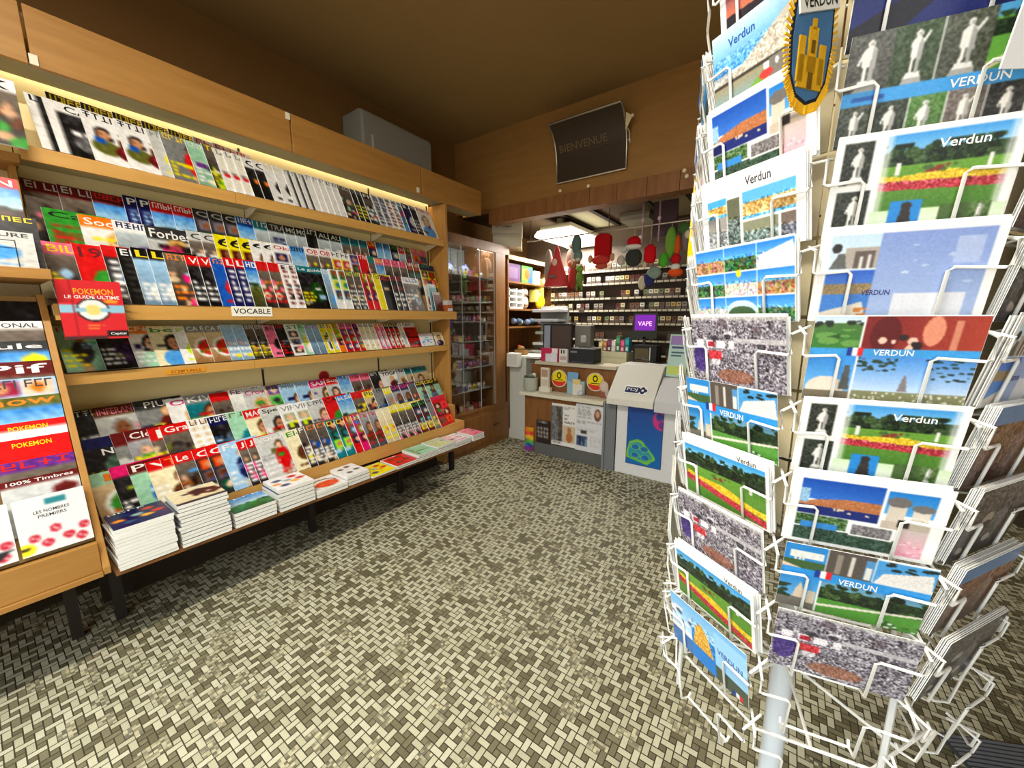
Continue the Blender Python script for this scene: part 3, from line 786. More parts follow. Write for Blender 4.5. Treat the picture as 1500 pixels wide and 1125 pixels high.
A = dict
def build_magazines():
    SER = ['face', 'figure', 'dark', 'type', 'duo']
    # top shelf: a few yellow-headed papers behind, then arts and cinema monthlies
    row('back of top shelf', 'magazines behind on the top shelf', -2.757, 2.263, 11, .36, .3, [
        ('cream', None, 'yellow', 'type', A(band='charcoal', label='cream magazine with black and yellow heading'), 5, .105), ('silver', None, 'red', 'face', {}, 2, .09)], SER, size=(.21, .24))
    row('top shelf', 'magazines on the top shelf', -2.654, 2.210, 23, .30, 2.44, [
        ('white', None, 'black', 'framed', A(label='white magazine with black photo at the near end'), 1, .05), ('white', 'CA', 'black', 'framed', A(tw=.4), 1, .105),
        ('white', None, 'black', 'duo', A(label='white magazine with a woman and two men'), 2, .115), ('silver', None, 'grey', 'plain', {}, 1, .05), ('azure', None, 'yellow', 'figure', {}, 1, .105),
        ('mint', None, 'white', 'figure', {}, 1, .075), ('brown', None, 'yellow', 'crowd', {}, 1, .05), ('white', None, 'grey', 'type', {}, 3, .045),
        ('white', 'QSE', 'black', 'dark', A(th=.2), 2, .055), ('white', None, 'cream', 'plain', A(label='white magazine with a dark round hill shape'), 2, .06),
        ('white', None, 'grey', 'framed', A(label='white art review with a dark framed photo'), 3, .046), ('white', None, 'grey', 'figure', A(label='white art review with a faint figure', mc='silver'), 3, .046), ('white', None, 'charcoal', 'plain', A(label='white art review with a grey disc', mc='silver'), 2, .046), ('grey', None, 'silver', 'crowd', {}, 1, .1), ('white', None, 'grey', 'dark', {}, 2, .046),
        ('black', 'FISH', 'white', 'crowd', A(band='black'), 1, .085), ('silver', None, 'grey', 'type', {}, 2, .06), ('white', None, 'teal', 'type', {}, 2, .06), ('azure', None, 'white', 'grid', {}, 1, .05),
        ('navy', 'ic', 'white', 'plain', A(band='navy'), 1, .085), ('black', None, 'white', 'dark', A(band='black'), 1, .07), ('white', None, 'red', 'face', {}, 1, .06), ('orange', None, 'red', 'face', A(band='red'), 1, .06),
        ('cream', None, 'black', 'grid', {}, 2, .05)], SER, .05, (.205, .262), fillcols=['white', 'charcoal', 'silver', 'maroon', 'navy', 'cream', 'black'])
    # second shelf, three rows
    row('second shelf back row', 'magazines in the back row of the second shelf', -2.735, 1.836, 13, .24, 2.40, [
        ('maroon', None, 'silver', 'crowd', A(band='maroon'), 2, .105), ('silver', None, 'red', 'land', A(band='maroon'), 1, .11), ('navy', 'Plaisir', 'white', 'type', A(band='navy'), 2, .05), ('navy', None, 'white', 'land', A(band='red'), 2, .09),
        ('charcoal', 'QUE', 'silver', 'grid', A(band='charcoal'), 3, .07), ('azure', None, 'white', 'land', A(band='blue'), 1, .09), ('azure', None, 'white', 'car', A(band='teal'), 1, .08), ('charcoal', 'TRAINS', 'silver', 'car', A(band='charcoal'), 1, .1),
        ('black', 'MOTOS', 'white', 'car', A(band='black'), 2, .07), ('navy', None, 'white', 'dark', {}, 1, .08), ('black', 'AUTO', 'white', 'car', A(band='black'), 2, .09)],
        ['car', 'dark', 'crowd', 'land', 'grid'], .078, fillcols=['charcoal', 'navy', 'grey', 'black', 'silver', 'brown'])
    row('second shelf middle row', 'magazines in the middle row of the second shelf', -2.655, 1.706, 14.5, .28, 2.42, [
        ('green', 'Capi', 'black', 'type', A(band='green', label='bright green business magazine'), 1, .105), ('orange', 'Societ', 'white', 'face', A(band='orange'), 1, .11), ('white', None, 'navy', 'car', A(band='white', label='white magazine with a blue car photo'), 1, .115),
        ('charcoal', 'Forbes', 'white', 'face', A(th=.2), 1, .17), ('silver', 'Caus', 'charcoal', 'crowd', {}, 2, .06), ('yellow', '60', 'black', 'grid', A(band='yellow', th=.22, label='consumer magazine with black figures on yellow'), 3, .06), ('white', '60', 'black', 'face', A(corner='yellow'), 2, .06),
        ('white', 'Okapi', 'red', 'grid', {}, 1, .11), ('paleblue', None, 'black', 'land', {}, 1, .1), ('white', 'OBAZI', 'red', 'crowd', {}, 2, .09), ('yellow', None, 'black', 'grid', A(band='white'), 2, .07), ('white', None, 'charcoal', 'grid', {}, 1, .08), ('red', None, 'white', 'plain', A(band='red'), 1, .08)],
        ['land', 'grid', 'crowd', 'face', 'duo'], .07)
    row('second shelf front row', 'magazines in the front row of the second shelf', -2.56, 1.566, 16.5, .25, 2.24, [
        ('brown', 'BILAN', 'yellow', 'crowd', A(band='pink'), 1, .09), ('red', '1950', 'maroon', 'plain', A(band='red', label='red annual with a green disc', mc='green', th=.2), 1, .09), ('charcoal', None, 'red', 'type', A(band='red'), 1, .05), ('black', None, 'white', 'type', {}, 1, .05),
        ('black', 'LES', 'yellow', 'face', {}, 2, .06), ('white', None, 'orange', 'crowd', {}, 1, .085), ('charcoal', 'Valeurs', 'white', 'dark', A(band='red'), 2, .055), ('blue', None, 'orange', 'plain', {}, 1, .06), ('navy', 'La F', 'white', 'type', A(band='red'), 2, .05),
        ('blue', None, 'white', 'land', A(band='blue'), 1, .065), ('black', 'Le', 'red', 'crowd', A(band='red'), 2, .065), ('white', None, 'black', 'type', {}, 2, .05), ('green', 'Le guide', 'white', 'dark', A(label='large dark green guide', th=.1, mc='green', band='teal'), 1, .17), ('magenta', None, 'white', 'face', {}, 1, .05), ('white', None, 'red', 'grid', {}, 2, .06),
        ('olive', None, 'lime', 'crowd', {}, 2, .06), ('red', None, 'yellow', 'grid', {}, 2, .055), ('yellow', None, 'black', 'plain', {}, 1, .06), ('navy', None, 'red', 'dark', A(corner='yellow'), 1, .10)],
        ['grid', 'crowd', 'type', 'face', 'dark'], .052, yE=2.325, fillcols=['white', 'white', 'silver', 'navy', 'grey', 'charcoal', 'paleblue'])
    # third shelf: family titles, then puzzle books
    row('third shelf', 'magazines on the third shelf', -2.668, 1.2555, 25, .25, 2.36, [
        ('beige', None, 'red', 'figure', A(label='beige magazine with three striding figures'), 1, .125), ('white', None, 'maroon', 'dark', A(label='white magazine with a slate blue photo'), 1, .115), ('brown', None, 'white', 'face', A(band='orange'), 1, .08), ('cream', 'bet', 'green', 'face', {}, 1, .105),
        ('white', None, 'lime', 'plain', A(label='white-edged magazine with a lime disc', mc='lime'), 1, .05), ('grey', 'CA FAIT', 'white', 'food', {}, 2, .085), ('brown', None, 'silver', 'figure', {}, 2, .06), ('charcoal', None, 'silver', 'crowd', {}, 2, .055), ('pink', 'ER', 'charcoal', 'plain', {}, 1, .065), ('silver', None, 'red', 'dark', {}, 1, .065),
        ('white', 'STH', 'green', 'grid', {}, 1, .08), ('mint', None, 'green', 'puzzle', {}, 1, .05), ('pink', None, 'magenta', 'face', {}, 2, .05)], ['puzzle', 'puzzle', 'type', 'grid'], .05, (.165, .226),
        ['red', 'yellow', 'orange', 'cream', 'red', 'pink', 'lime', 'red', 'orange', 'yellow'], yE=2.35)
    # bottom display, three rows
    W = ['face', 'duo', 'figure', 'crowd', 'face']
    row('bottom display back row', 'magazines in the back row of the bottom display', -2.69, .806, 24, .26, 2.36, [
        ('charcoal', None, 'silver', 'dark', {}, 1, .07), ('brown', 'INFERANCE', 'pink', 'face', {}, 1, .15), ('charcoal', 'PIUF', 'white', 'figure', A(tw=.6), 1, .13), ('white', 'OLE', 'magenta', 'face', {}, 1, .08), ('grey', 'KIWI', 'white', 'face', A(corner='orange'), 1, .12), ('red', 'VSI', 'red', 'crowd', A(band='red'), 1, .1),
        ('pink', None, 'maroon', 'face', {}, 1, .07), ('silver', 'Crowth', 'magenta', 'face', {}, 1, .13), ('beige', None, 'charcoal', 'grid', {}, 1, .09), ('paleblue', None, 'grey', 'face', {}, 2, .1), ('silver', 'SAMU', 'white', 'face', A(band='magenta'), 1, .12), ('silver', 'Super', 'white', 'duo', A(band='red', corner='yellow'), 1, .1), ('azure', None, 'white', 'land', {}, 1, .1),
        ('white', None, 'red', 'crowd', A(band='pink'), 2, .09), ('maroon', None, 'white', 'face', {}, 1, .1), ('white', 'YOGA', 'black', 'figure', A(label='white magazine headed by the big black word yoga'), 1, .16)], W, .085)
    row('bottom display middle row', 'magazines in the middle row of the bottom display', -2.57, .686, 26, .255, 2.4, [
        ('navy', 'NS', 'white', 'dark', A(tw=.35, ty=.2), 1, .11), ('maroon', 'C', 'magenta', 'face', A(tw=.5, th=.2), 1, .05), ('maroon', 'Closer', 'white', 'duo', {}, 1, .085), ('red', 'Ici', 'white', 'crowd', A(tw=.7, th=.2), 1, .05), ('olive', 'Grazia', 'white', 'crowd', A(band='red', mc='olive'), 1, .115), ('white', None, 'brown', 'type', {}, 2, .045), ('navy', None, 'white', 'dark', A(corner='teal', band='navy'), 1, .095),
        ('mint', None, 'olive', 'plain', A(label='pale green magazine with a small globe', mc='teal'), 1, .085), ('cream', 'MAGAZI', 'white', 'face', A(band='red'), 1, .09), ('silver', 'Special', 'black', 'face', {}, 1, .11), ('white', 'VIREA', 'grey', 'grid', {}, 2, .09), ('silver', None, 'charcoal', 'face', A(corner='red'), 1, .12), ('red', 'CARE', 'black', 'plain', A(band='red'), 1, .1), ('grey', None, 'white', 'land', {}, 1, .12), ('white', None, 'red', 'crowd', A(band='red'), 1, .1)], W, .085)
    row('bottom display front row', 'magazines in the front row of the bottom display', -2.456, .544, 26, .252, 2.40, [
        ('mint', 'M', 'orange', 'food', A(tw=.5, th=.16, mc='green'), 1, .075), ('pink', 'C', 'white', 'dark', A(corner='yellow', band='magenta', tw=.3), 1, .06), ('teal', 'Publ', 'white', 'figure', A(corner='lime', band='maroon', mc='blue'), 1, .065), ('orange', 'Vo', 'white', 'figure', A(band='red'), 1, .058), ('cream', 'Tele', 'orange', 'duo', A(band='red'), 1, .045), ('silver', 'Le Paris', 'white', 'crowd', A(band='red', mc='orange'), 1, .085),
        ('charcoal', 'Gala', 'white', 'grid', A(band='red'), 2, .06), ('paleblue', 'Femi', 'white', 'figure', A(corner='lime', mc='navy'), 1, .085), ('white', 'Jours', 'white', 'crowd', A(band='red'), 2, .045), ('silver', 'VOGUE', 'white', 'figure', A(label='fashion magazine with a woman in a red dress', th=.12, mc='red'), 1, .165), ('cream', 'Elem', 'green', 'plain', {}, 1, .085),
        ('charcoal', None, 'white', 'crowd', A(corner='red'), 1, .05), ('charcoal', None, 'orange', 'crowd', A(corner='yellow'), 2, .07), ('teal', None, 'yellow', 'grid', {}, 2, .07), ('red', None, 'yellow', 'grid', {}, 1, .06), ('magenta', None, 'yellow', 'grid', {}, 1, .06), ('azure', None, 'red', 'duo', {}, 2, .075), ('navy', None, 'white', 'figure', {}, 2, .06)],
        ['grid', 'crowd', 'duo', 'crowd', 'figure'], .07, fillcols=['charcoal', 'navy', 'brown', 'maroon', 'red', 'grey', 'olive'])


# ------------------------------------------------------------------ piles lying on the flat shelf
def zshelf(y): return .436 - (y - .235) * .0142


def build_piles():
    def pile(y, n, t, bg, pic, where, w=.196, d=.205, spine=h(236, 236, 230), jit=.003, dark=True, title=None, tc='white', x=-2.21, mc=None):
        _seed[0] += 1
        top, dsc = cover(_seed[0], bg, title, tc, pic, w=w, hh=d, t=t * .93, res=(24, 32), th=.12, spine=spine, mc=mc)
        top = lay(top)
        r = random.Random(_seed[0])
        plain = MB(); plain.box(-w / 2, w / 2, -.001, d, -t * .93, -.0008, spine)
        plain.box(-w / 2, w / 2, -.0012, d, -.0008, 0, h(70, 72, 84) if dark else spine)
        mt, mp = top.mesh('magazine', [PRINT]), plain.mesh('magazine', [PRINT])
        for k in range(n):
            last = k == n - 1
            o = link('stacked_magazine', mt if last else mp, None, (x - .002 - r.uniform(0, jit), y + r.uniform(-jit, jit), zshelf(y) + .004 + (k + 1) * t), (0, 0, PI / 2 + r.uniform(-.02, .02)))
            if last: tag(o, f'topmost magazine of the {where}', 'magazine', 'pile: ' + where)
            else: tag(o, f'{ORD[n - 1 - k]} magazine down in the {where}', 'magazine', 'pile: ' + where)
    pile(.345, 12, .0155, 'navy', 'dots', 'nearest pile, navy cover with coloured shapes', jit=.003, dark=False, tc='white')
    pile(.558, 12, .0175, 'cream', 'cow', 'tallest pile, cream cover with a brown shape', jit=.006)
    pile(.772, 4, .02, 'olive', 'land', 'low pile with a green landscape cover', mc='olive')
    pile(.985, 6, .0215, 'white', 'dots', 'white pile with coloured dots on top', jit=.004)
    pile(1.20, 2, .02, 'white', 'shoe', 'short pile with an orange shape cover', jit=.003)
    pile(1.39, 3, .022, 'white', 'spots', 'thick white pile beside the orange shape', w=.16, x=-2.225)
    pile(1.58, 1, .012, 'yellow', 'dots', 'thin yellow comic laid flat')
    pile(1.785, 2, .012, 'red', 'spots', 'red and black pair laid flat')
    pile(1.99, 4, .012, 'mint', 'type', 'pale green pile past the middle of the flat shelf', jit=.006)
    pile(2.195, 4, .014, 'silver', 'type', 'silver pile of newspapers', jit=.006)
    pile(2.40, 3, .016, 'white', 'type', 'white pile with pink print', mc='pink', jit=.006)
    pile(2.60, 4, .014, 'pink', 'type', 'pinkish pile at the far end of the flat shelf', w=.15)


# ------------------------------------------------------------------ the nearer sloping unit at the street end
def build_near_unit():
    root = empty('sloping_display', (-2.5, -.1, 0)); inv = Matrix.Translation((2.5, .1, 0))
    tag(root, 'oak sloping magazine display with a side panel at the street end of the shelving', 'display stand')

    def part(name, mb, mat, bev=0):
        mb.v = [tuple(inv @ Vector(p)) for p in mb.v]; o = obj(name, mb, mat, root)
        return bevel(o, bev) if bev else o
    m = MB(); m.prism([(-2.60, 1.60), (-2.205, .485), (-2.205, .455), (-2.83, .455), (-2.83, 1.60)], 'y', .200, .222); part('side_panel', m, WOODV, .002)
    m = MB(); m.box(-2.235, -2.21, -.75, .199, .475, .60); part('front_board', m, WOODF, .002)
    m = MB(); m.box(-2.83, -2.2, -.75, .199, .452, .474); part('bottom_board', m, WOODF, .002)
    m = MB(); m.prism([(-2.635, 1.59), (-2.275, .59), (-2.29, .58), (-2.66, 1.58)], 'y', -.75, .199, h(196, 160, 100)); part('sloping_back', m, CREAMB)
    m = MB(); m.box(-2.83, -2.40, -.75, .234, 1.652, 1.692); part('upper_shelf', m, WOODF, .002)
    m = MB(); m.box(-2.83, -2.64, -.75, .232, 2.13, 2.165); part('upper_shelf', m, WOODF, .002)
    m = MB(); m.box(-2.828, -2.70, .205, .222, 1.693, 2.129); part('divider', m, WOODV)
    m = MB(); m.box(-2.86, -2.832, -.75, .232, .40, 2.50, h(238, 222, 170)); part('back_board', m, CREAMB)
    m = MB(); m.box(-2.65, -2.61, .1, .14, 0, .45, h(44, 36, 30)); part('leg', m, MATTE)
    g = 'titles on the sloping display'

    def lean(bg, title, tc, kind, Y, X, z, deg, lab, w=.21, hh=.28, t=.005, dx=0, **o):
        _seed[0] += 1
        mb, d = cover(_seed[0], bg, title, tc, kind, w=w, hh=hh, t=t, res=(24, 32), **o)
        return put(mb.mesh('magazine', [PRINT]), X, Y, z, math.radians(deg), lab, g, yaw=0)
    # upper rows
    for y, ti, lab in ((.145, 'RIX', 'orange picture album with big black letters, topmost on the display'), (-.08, None, 'orange picture album beside the topmost one')):
        lean('orange', ti, 'black', 'crowd', y, -2.55, 2.168, 14, lab, w=.215, hh=.27, band='white', t=.008)
    lean('red', 'TION', 'white', 'land', .108, -2.545, 1.835, 12, 'red-headed history magazine on the upper shelf of the display', w=.2, hh=.22, band='red')
    lean('beige', 'TION', 'white', 'land', -.11, -2.545, 1.835, 12, 'red-headed history magazine half out of view', w=.2, hh=.22, band='red')
    m = MB(); m.box(-2.60, -2.528, -.7, .199, 1.82, 1.832); m.box(-2.60, -2.59, -.7, .199, 1.692, 1.82); part('upper_step', m, LIP)
    lean('charcoal', None, 'yellow', 'plain', .13, -2.47, 1.697, 10, 'charcoal magazine with a yellow disc behind the grey one', w=.2, hh=.20)
    o = lean('silver', 'LECTURE', 'charcoal', 'plain', .115, -2.435, 1.694, 8, 'small pale grey reading magazine with an alarm clock', w=.19, hh=.135)
    wr = MB()
    wr.tube([(-2.432, .02, 1.70), (-2.418, .02, 1.70), (-2.418, .02, 1.79), (-2.418, .16, 1.79), (-2.418, .16, 1.66), (-2.402, .16, 1.655)], .002, h(30, 28, 28))
    part('wire_stop', wr, WIRE)
    # cascade down the slope: each lies over the foot of the one above
    slope = math.degrees(math.atan2(.36, 1.0)); L = math.hypot(.36, 1.0)
    def on(s): return (-2.635 + .36 * s / L + .012, 1.59 - 1.0 * s / L)
    tilt = slope - 5.5
    items = [
        (.30, 'charcoal', None, None, 'dark', A(label='dark glossy magazine high on the slope')), (.385, 'white', 'NATIONAL', 'charcoal', 'crowd', A(label='black and white magazine high on the slope', th=.08)),
        (.47, 'grey', 'gule', 'white', 'land', A(label='grey magazine with a yellow corner flash', corner='yellow', th=.12, band='charcoal')), (.555, 'maroon', 'Pif', 'white', 'crowd', A(label='dark red comic with fat white letters', band='maroon', th=.16)),
        (.625, 'paleblue', None, 'charcoal', 'grid', A(label='pale blue magazine with small pictures')), (.70, 'olive', 'now', 'orange', 'land', A(label='grey-green magazine with orange letters', th=.1)),
        (.77, 'white', 'POKEMON', 'yellow', 'plain', A(label='red boxed set, upper of two on the slope', band='red', th=.09, hh=.24, tw=.5, ty=.05)), (.835, 'red', 'POKEMON', 'yellow', 'plain', A(label='red boxed set, lower of two on the slope', band='red', th=.09, hh=.24, tw=.5, ty=.05)),
        (.90, 'purple', None, 'red', 'crowd', A(label='purple and red comic low on the slope', band='purple', hh=.22)), (.965, 'silver', '100% Timbres', 'white', 'plain', A(label='white collector box with a dark red band', corner='maroon', mc='silver', band='maroon', th=.07, hh=.215)),
    ]
    for k, (s, bg, ti, tc, kd, o) in enumerate(items):
        o = dict(o); lab = o.pop('label'); hh = o.pop('hh', .27)
        x, z = on(s)
        lean(bg, ti, tc, kd, .098, x, z, tilt, lab, w=.198, hh=hh, **o)
        _seed[0] += 1
        mb, d = cover(_seed[0], R.choice(['grey', 'red', 'silver', 'charcoal', 'beige']), None, 'white', R.choice(['crowd', 'face', 'land', 'grid']), w=.2, hh=hh, t=.005)
        put(mb.mesh('magazine', [PRINT]), x, -.108, z, math.radians(tilt), uniq(f'{d} cover beside {lab}'), g, yaw=0)
    # two white boxed sets standing behind the front board
    for Y, w, lab, ti in ((.105, .182, 'white boxed number puzzle set with red dice', 'LES NOMBRES'), (-.095, .20, 'white boxed set with a dark corner at the picture edge', 'LA')):
        p = Pic(40, 46, h(226, 226, 226), 3)
        p.rect(.42, .07, .72, .17, h(40, 130, 140))
        for cx, cy in ((.2, .72), (.36, .84), (.5, .62), (.66, .8), (.84, .88), (.9, .7)):
            p.ell(cx, cy, .085, .07, h(196, 40, 60)); p.ell(cx - .02, cy - .01, .018, .016, WHITE); p.ell(cx + .03, cy + .02, .018, .016, WHITE)
        if Y > 0: p.ell(.07, .88, .13, .1, h(244, 220, 40)); p.bars(.0, .84, .16, .92, BLACK, 2, .5)
        else: p.poly([(.3, 1), (.3, .95), (.8, .78), (.98, .78), (.7, 1)], h(40, 42, 50))
        mb = MB(); mb.box(-w / 2, w / 2, 0, .02, 0, .215, h(222, 222, 222)); mb.canvas(p.a, (-w / 2, -.0004, .215), (w, 0, 0), (0, 0, -.215))
        mb.text(ti, (0, -.0008, .15), (1, 0, 0), (0, 0, 1), DGREY, w=w * .5, hgt=.012)
        if Y > 0: mb.text('PREMIERS', (0, -.0008, .132), (1, 0, 0), (0, 0, 1), DGREY, w=w * .4, hgt=.012)
        x, z = on(1.03)
        put(mb.mesh('boxed_set', [PRINT]), x + .042, Y, z - .002, math.radians(tilt - 1), lab, g, 'boxed_set', 0, 'box')
    # bottom lettered box in between is printed on the collector box itself
    # guide book hanging from a wire in front of the second shelf
    p = Pic(46, 58, h(206, 38, 46), 4)
    p.rect(0, .42, 1, .56, h(140, 190, 214)); p.ell(.5, .5, .26, .2, BLACK); p.ell(.5, .5, .235, .175, h(226, 226, 226)); p.rect(.2, .46, .8, .53, h(140, 190, 214)); p.ell(.5, .5, .12, .09, h(236, 206, 120))
    p.rect(.66, .86, 1, .97, BLACK); p.ell(.8, .35, .12, .035, h(240, 150, 40)); p.bars(.38, .76, .62, .86, h(240, 170, 60), 2, .4); p.rect(0, .94, .66, 1, h(70, 40, 44)); p.rect(.2, 0, .215, 1, h(150, 24, 30))
    root2 = empty('hanging_guide_book', (-2.475, .343, 1.412), (math.radians(-4), 0, PI / 2))
    tag(root2, 'red guide book hanging in front of the second shelf', 'book')
    mb = MB(); w, hh = .195, .25
    mb.box(-w / 2, w / 2, 0, .018, 0, hh, h(190, 30, 38)); mb.canvas(p.a, (-w / 2, -.0004, hh), (w, 0, 0), (0, 0, -hh))
    mb.text('POKEMON', (.01, -.0009, hh * .76), (1, 0, 0), (0, 0, 1), h(240, 170, 50), w=.12, hgt=.026); mb.text('LE GUIDE ULTIME', (.005, -.0009, hh * .69), (1, 0, 0), (0, 0, 1), WHITE, w=.165, hgt=.014)
    mb.text('Capital', (.065, -.0009, hh * .055), (1, 0, 0), (0, 0, 1), WHITE, w=.05, hgt=.013)
    obj('cover', mb, PRINT, root2)
    wm = MB()
    for s in (-1, 1): wm.tube([(s * .07, .02, .17), (s * .125, .0, .165), (s * .125, -.02, .155), (s * .1, -.004, .15)], .0018, h(40, 36, 34))
    wm.tube([(-.07, .02, .17), (-.07, .055, .165), (.07, .055, .165), (.07, .02, .17)], .0018, h(40, 36, 34))
    obj('wire_hanger', wm, WIRE, root2)
    # word card on the lip of the second shelf, small strip on the third
    mb = MB(); mb.box(-.105, .105, 0, .0015, -.028, .028, h(240, 238, 226)); mb.text('VOCABLE', (0, -.0005, -.014), (1, 0, 0), (0, 0, 1), BLACK, w=.19, hgt=.03)
    tag(obj('shelf_label', mb, PRINT, None, (-2.536, .985, 1.54), (0, 0, PI / 2)), 'white shelf label with black capitals on the second shelf lip', 'label')
    mb = MB(); mb.box(-.085, .085, 0, .0015, -.012, .012, h(226, 150, 40)); mb.strokes(-.065, .065, -.006, .006, -.0005, BROWN, 10, R)
    tag(obj('shelf_label', mb, PRINT, None, (-2.628, .67, 1.222), (0, 0, PI / 2)), 'small orange shelf label on the third shelf lip', 'label')
    mb = MB(); mb.lathe([(.04, 0), (.04, .003)], h(196, 40, 44), 20); mb.lathe([(.03, .0031), (.03, .0036)], h(150, 26, 32), 20)
    tag(obj('wall_sign', mb, PRINT, None, (-2.826, 1.53, 1.07), (PI / 2, 0, PI / 2)), 'round red sign on the cream panel under the third shelf', 'sign')
    # leaflets at the far end of the second shelf and white booklets with a tray on the third
    for i, (y, hh, c) in enumerate(((2.43, .22, 'silver'), (2.475, .24, 'teal'), (2.515, .17, 'brown'))):
        mb, d = cover(900 + i, c, None, 'white', 'plain', w=.11, hh=hh)
        put(mb.mesh('leaflet', [PRINT]), -2.58, y, 1.566, .2, f'{c} leaflet standing at the far end of the second shelf', 'leaflets at the end of the second shelf', 'leaflet', YAW, 'leaflet')
    mb = MB(); mb.box(-.032, .032, -.035, .035, 0, .06, h(176, 92, 44)); mb.box(-.028, .028, -.03, .03, .06, .1, h(200, 196, 200)); mb.box(-.032, .032, -.0355, -.035, .005, .03, h(214, 210, 224))
    tag(obj('leaflet_box', mb, PRINT, None, (-2.585, 2.618, 1.5625), (0, 0, PI / 2)), 'small orange leaflet box at the end of the second shelf', 'box')
    mb, d = cover(950, 'white', None, 'red', 'puzzle', w=.16, hh=.12)
    put(mb.mesh('booklet', [PRINT]), -2.655, 2.44, 1.254, .4, 'small white booklet at the end of the third shelf', 'small booklets', 'booklet', 0, 'booklet')
    mb, d = cover(951, 'cream', None, 'orange', 'face', w=.11, hh=.13)
    put(mb.mesh('booklet', [PRINT]), -2.655, 2.592, 1.254, .4, 'cream booklet with a portrait beside the oak end panel', 'small booklets', 'booklet', 0, 'booklet')
# ------------------------------------------------------------------ wall fittings
def build_fittings():
    r = empty('air_conditioner', (-3.14, 2.5, 2.72))
    tag(r, 'grey wall air conditioner above the shelving fascia', 'air conditioner')
    m = MB(); pr = [(-.14, .02), (.10, .02), (.14, .06), (.14, .44), (.125, .475), (.09, .485), (-.14, .485)]
    m.prism(pr, 'y', -.385, .385, h(150, 152, 144)); bevel(obj('casing', m, MATTE, r, smooth=30), .02, 3)
    m = MB(); m.prism([(.141, .10), (.141, .30), (.128, .30), (.128, .10)], 'y', -.30, -.28, h(200, 200, 190)); m.box(.1405, .1425, -.36, .36, .08, .084, h(120, 122, 118)); obj('front_seam', m, MATTE, r)
    m = MB()
    for i in range(6): m.box(-.10, .08, -.30 + i * .012, -.295 + i * .012, .486, .488, h(120, 122, 120))
    obj('top_grille', m, MATTE, r)
    # curved welcome sign
    r = empty('welcome_sign', (-1.60, 3.49, 2.77))
    tag(r, 'dark brown curved welcome sign in a thin metal frame on the wood wall', 'sign')
    prof = [(-.012, 0), (-.014, .08), (-.022, .17), (-.042, .26), (-.076, .34), (-.124, .40), (-.19, .445)]
    m = MB(); W = .335
    n = len(prof)
    vs = [(-W, y, z) for y, z in prof] + [(W, y, z) for y, z in prof] + [(-W, y + .01, z + .004) for y, z in prof] + [(W, y + .01, z + .004) for y, z in prof]
    fs = [(i, n + i, n + i + 1, i + 1) for i in range(n - 1)] + [(2 * n + i + 1, 3 * n + i + 1, 3 * n + i, 2 * n + i) for i in range(n - 1)]
    m.add(vs, fs, h(62, 50, 36)); obj('panel', m, paint('sign_panel', rough=.4, spec=.3), r, smooth=60)
    m = MB()
    for s in (-W, W): m.tube([(s, y - .002, z) for y, z in prof], .007, h(176, 170, 156))
    m.tube([(-W, prof[0][0], 0), (W, prof[0][0], 0)], .008, h(206, 200, 186)); m.tube([(-W, prof[-1][0], prof[-1][1]), (W, prof[-1][0], prof[-1][1])], .012, h(150, 142, 124))
    obj('frame', m, METAL, r)
    m = MB()
    m.text('BIENVENUE', (-.06, -.045, .245), (1, 0, 0), Vector((0, -.4, 1)).normalized(), h(112, 92, 64), w=.46, hgt=.06)
    m.box(-.12, .30, -.040, -.034, .205, .208, h(92, 76, 54)); m.box(.0, .28, -.042, -.036, .222, .226, h(92, 76, 54))
    obj('lettering', m, MATTE, r)
    m = MB(); m.prism([(.345, .40), (.40, .36), (.35, .27), (.345, .27)], 'y', -.10, -.09, h(220, 206, 160)); m.tube([(.35, -.1, .3), (.352, -.02, .28), (.352, .002, .2)], .006, h(210, 200, 180)); m.ell((.40, -.1, .36), (.014, .014, .014), h(226, 214, 180)); m.ell((.352, -.012, .22), (.01, .01, .01), h(226, 220, 200))
    obj('bracket', m, MATTE, r)
    # carton on the cabinet top
    r = empty('file_box', (-2.88, 3.98, 2.3305), (0, 0, math.radians(33)))
    tag(r, 'white lidded file box on top of the corner cabinet', 'box')
    m = MB(); m.box(-.17, .17, -.17, .17, 0, .15, h(206, 202, 180)); bevel(obj('box_body', m, MATTE, r), .004)
    m = MB(); m.box(-.176, .176, -.176, .176, .152, .28, h(214, 210, 190)); lid = bevel(obj('lid', m, MATTE, r), .004)
    m = MB(); m.strokes(-.055, .055, .215, .242, -.1766, h(70, 66, 60), 6, R); m.box(-.05, .05, -.1766, -.176, .195, .199, h(120, 116, 104)); obj('print', m, MATTE, lid)


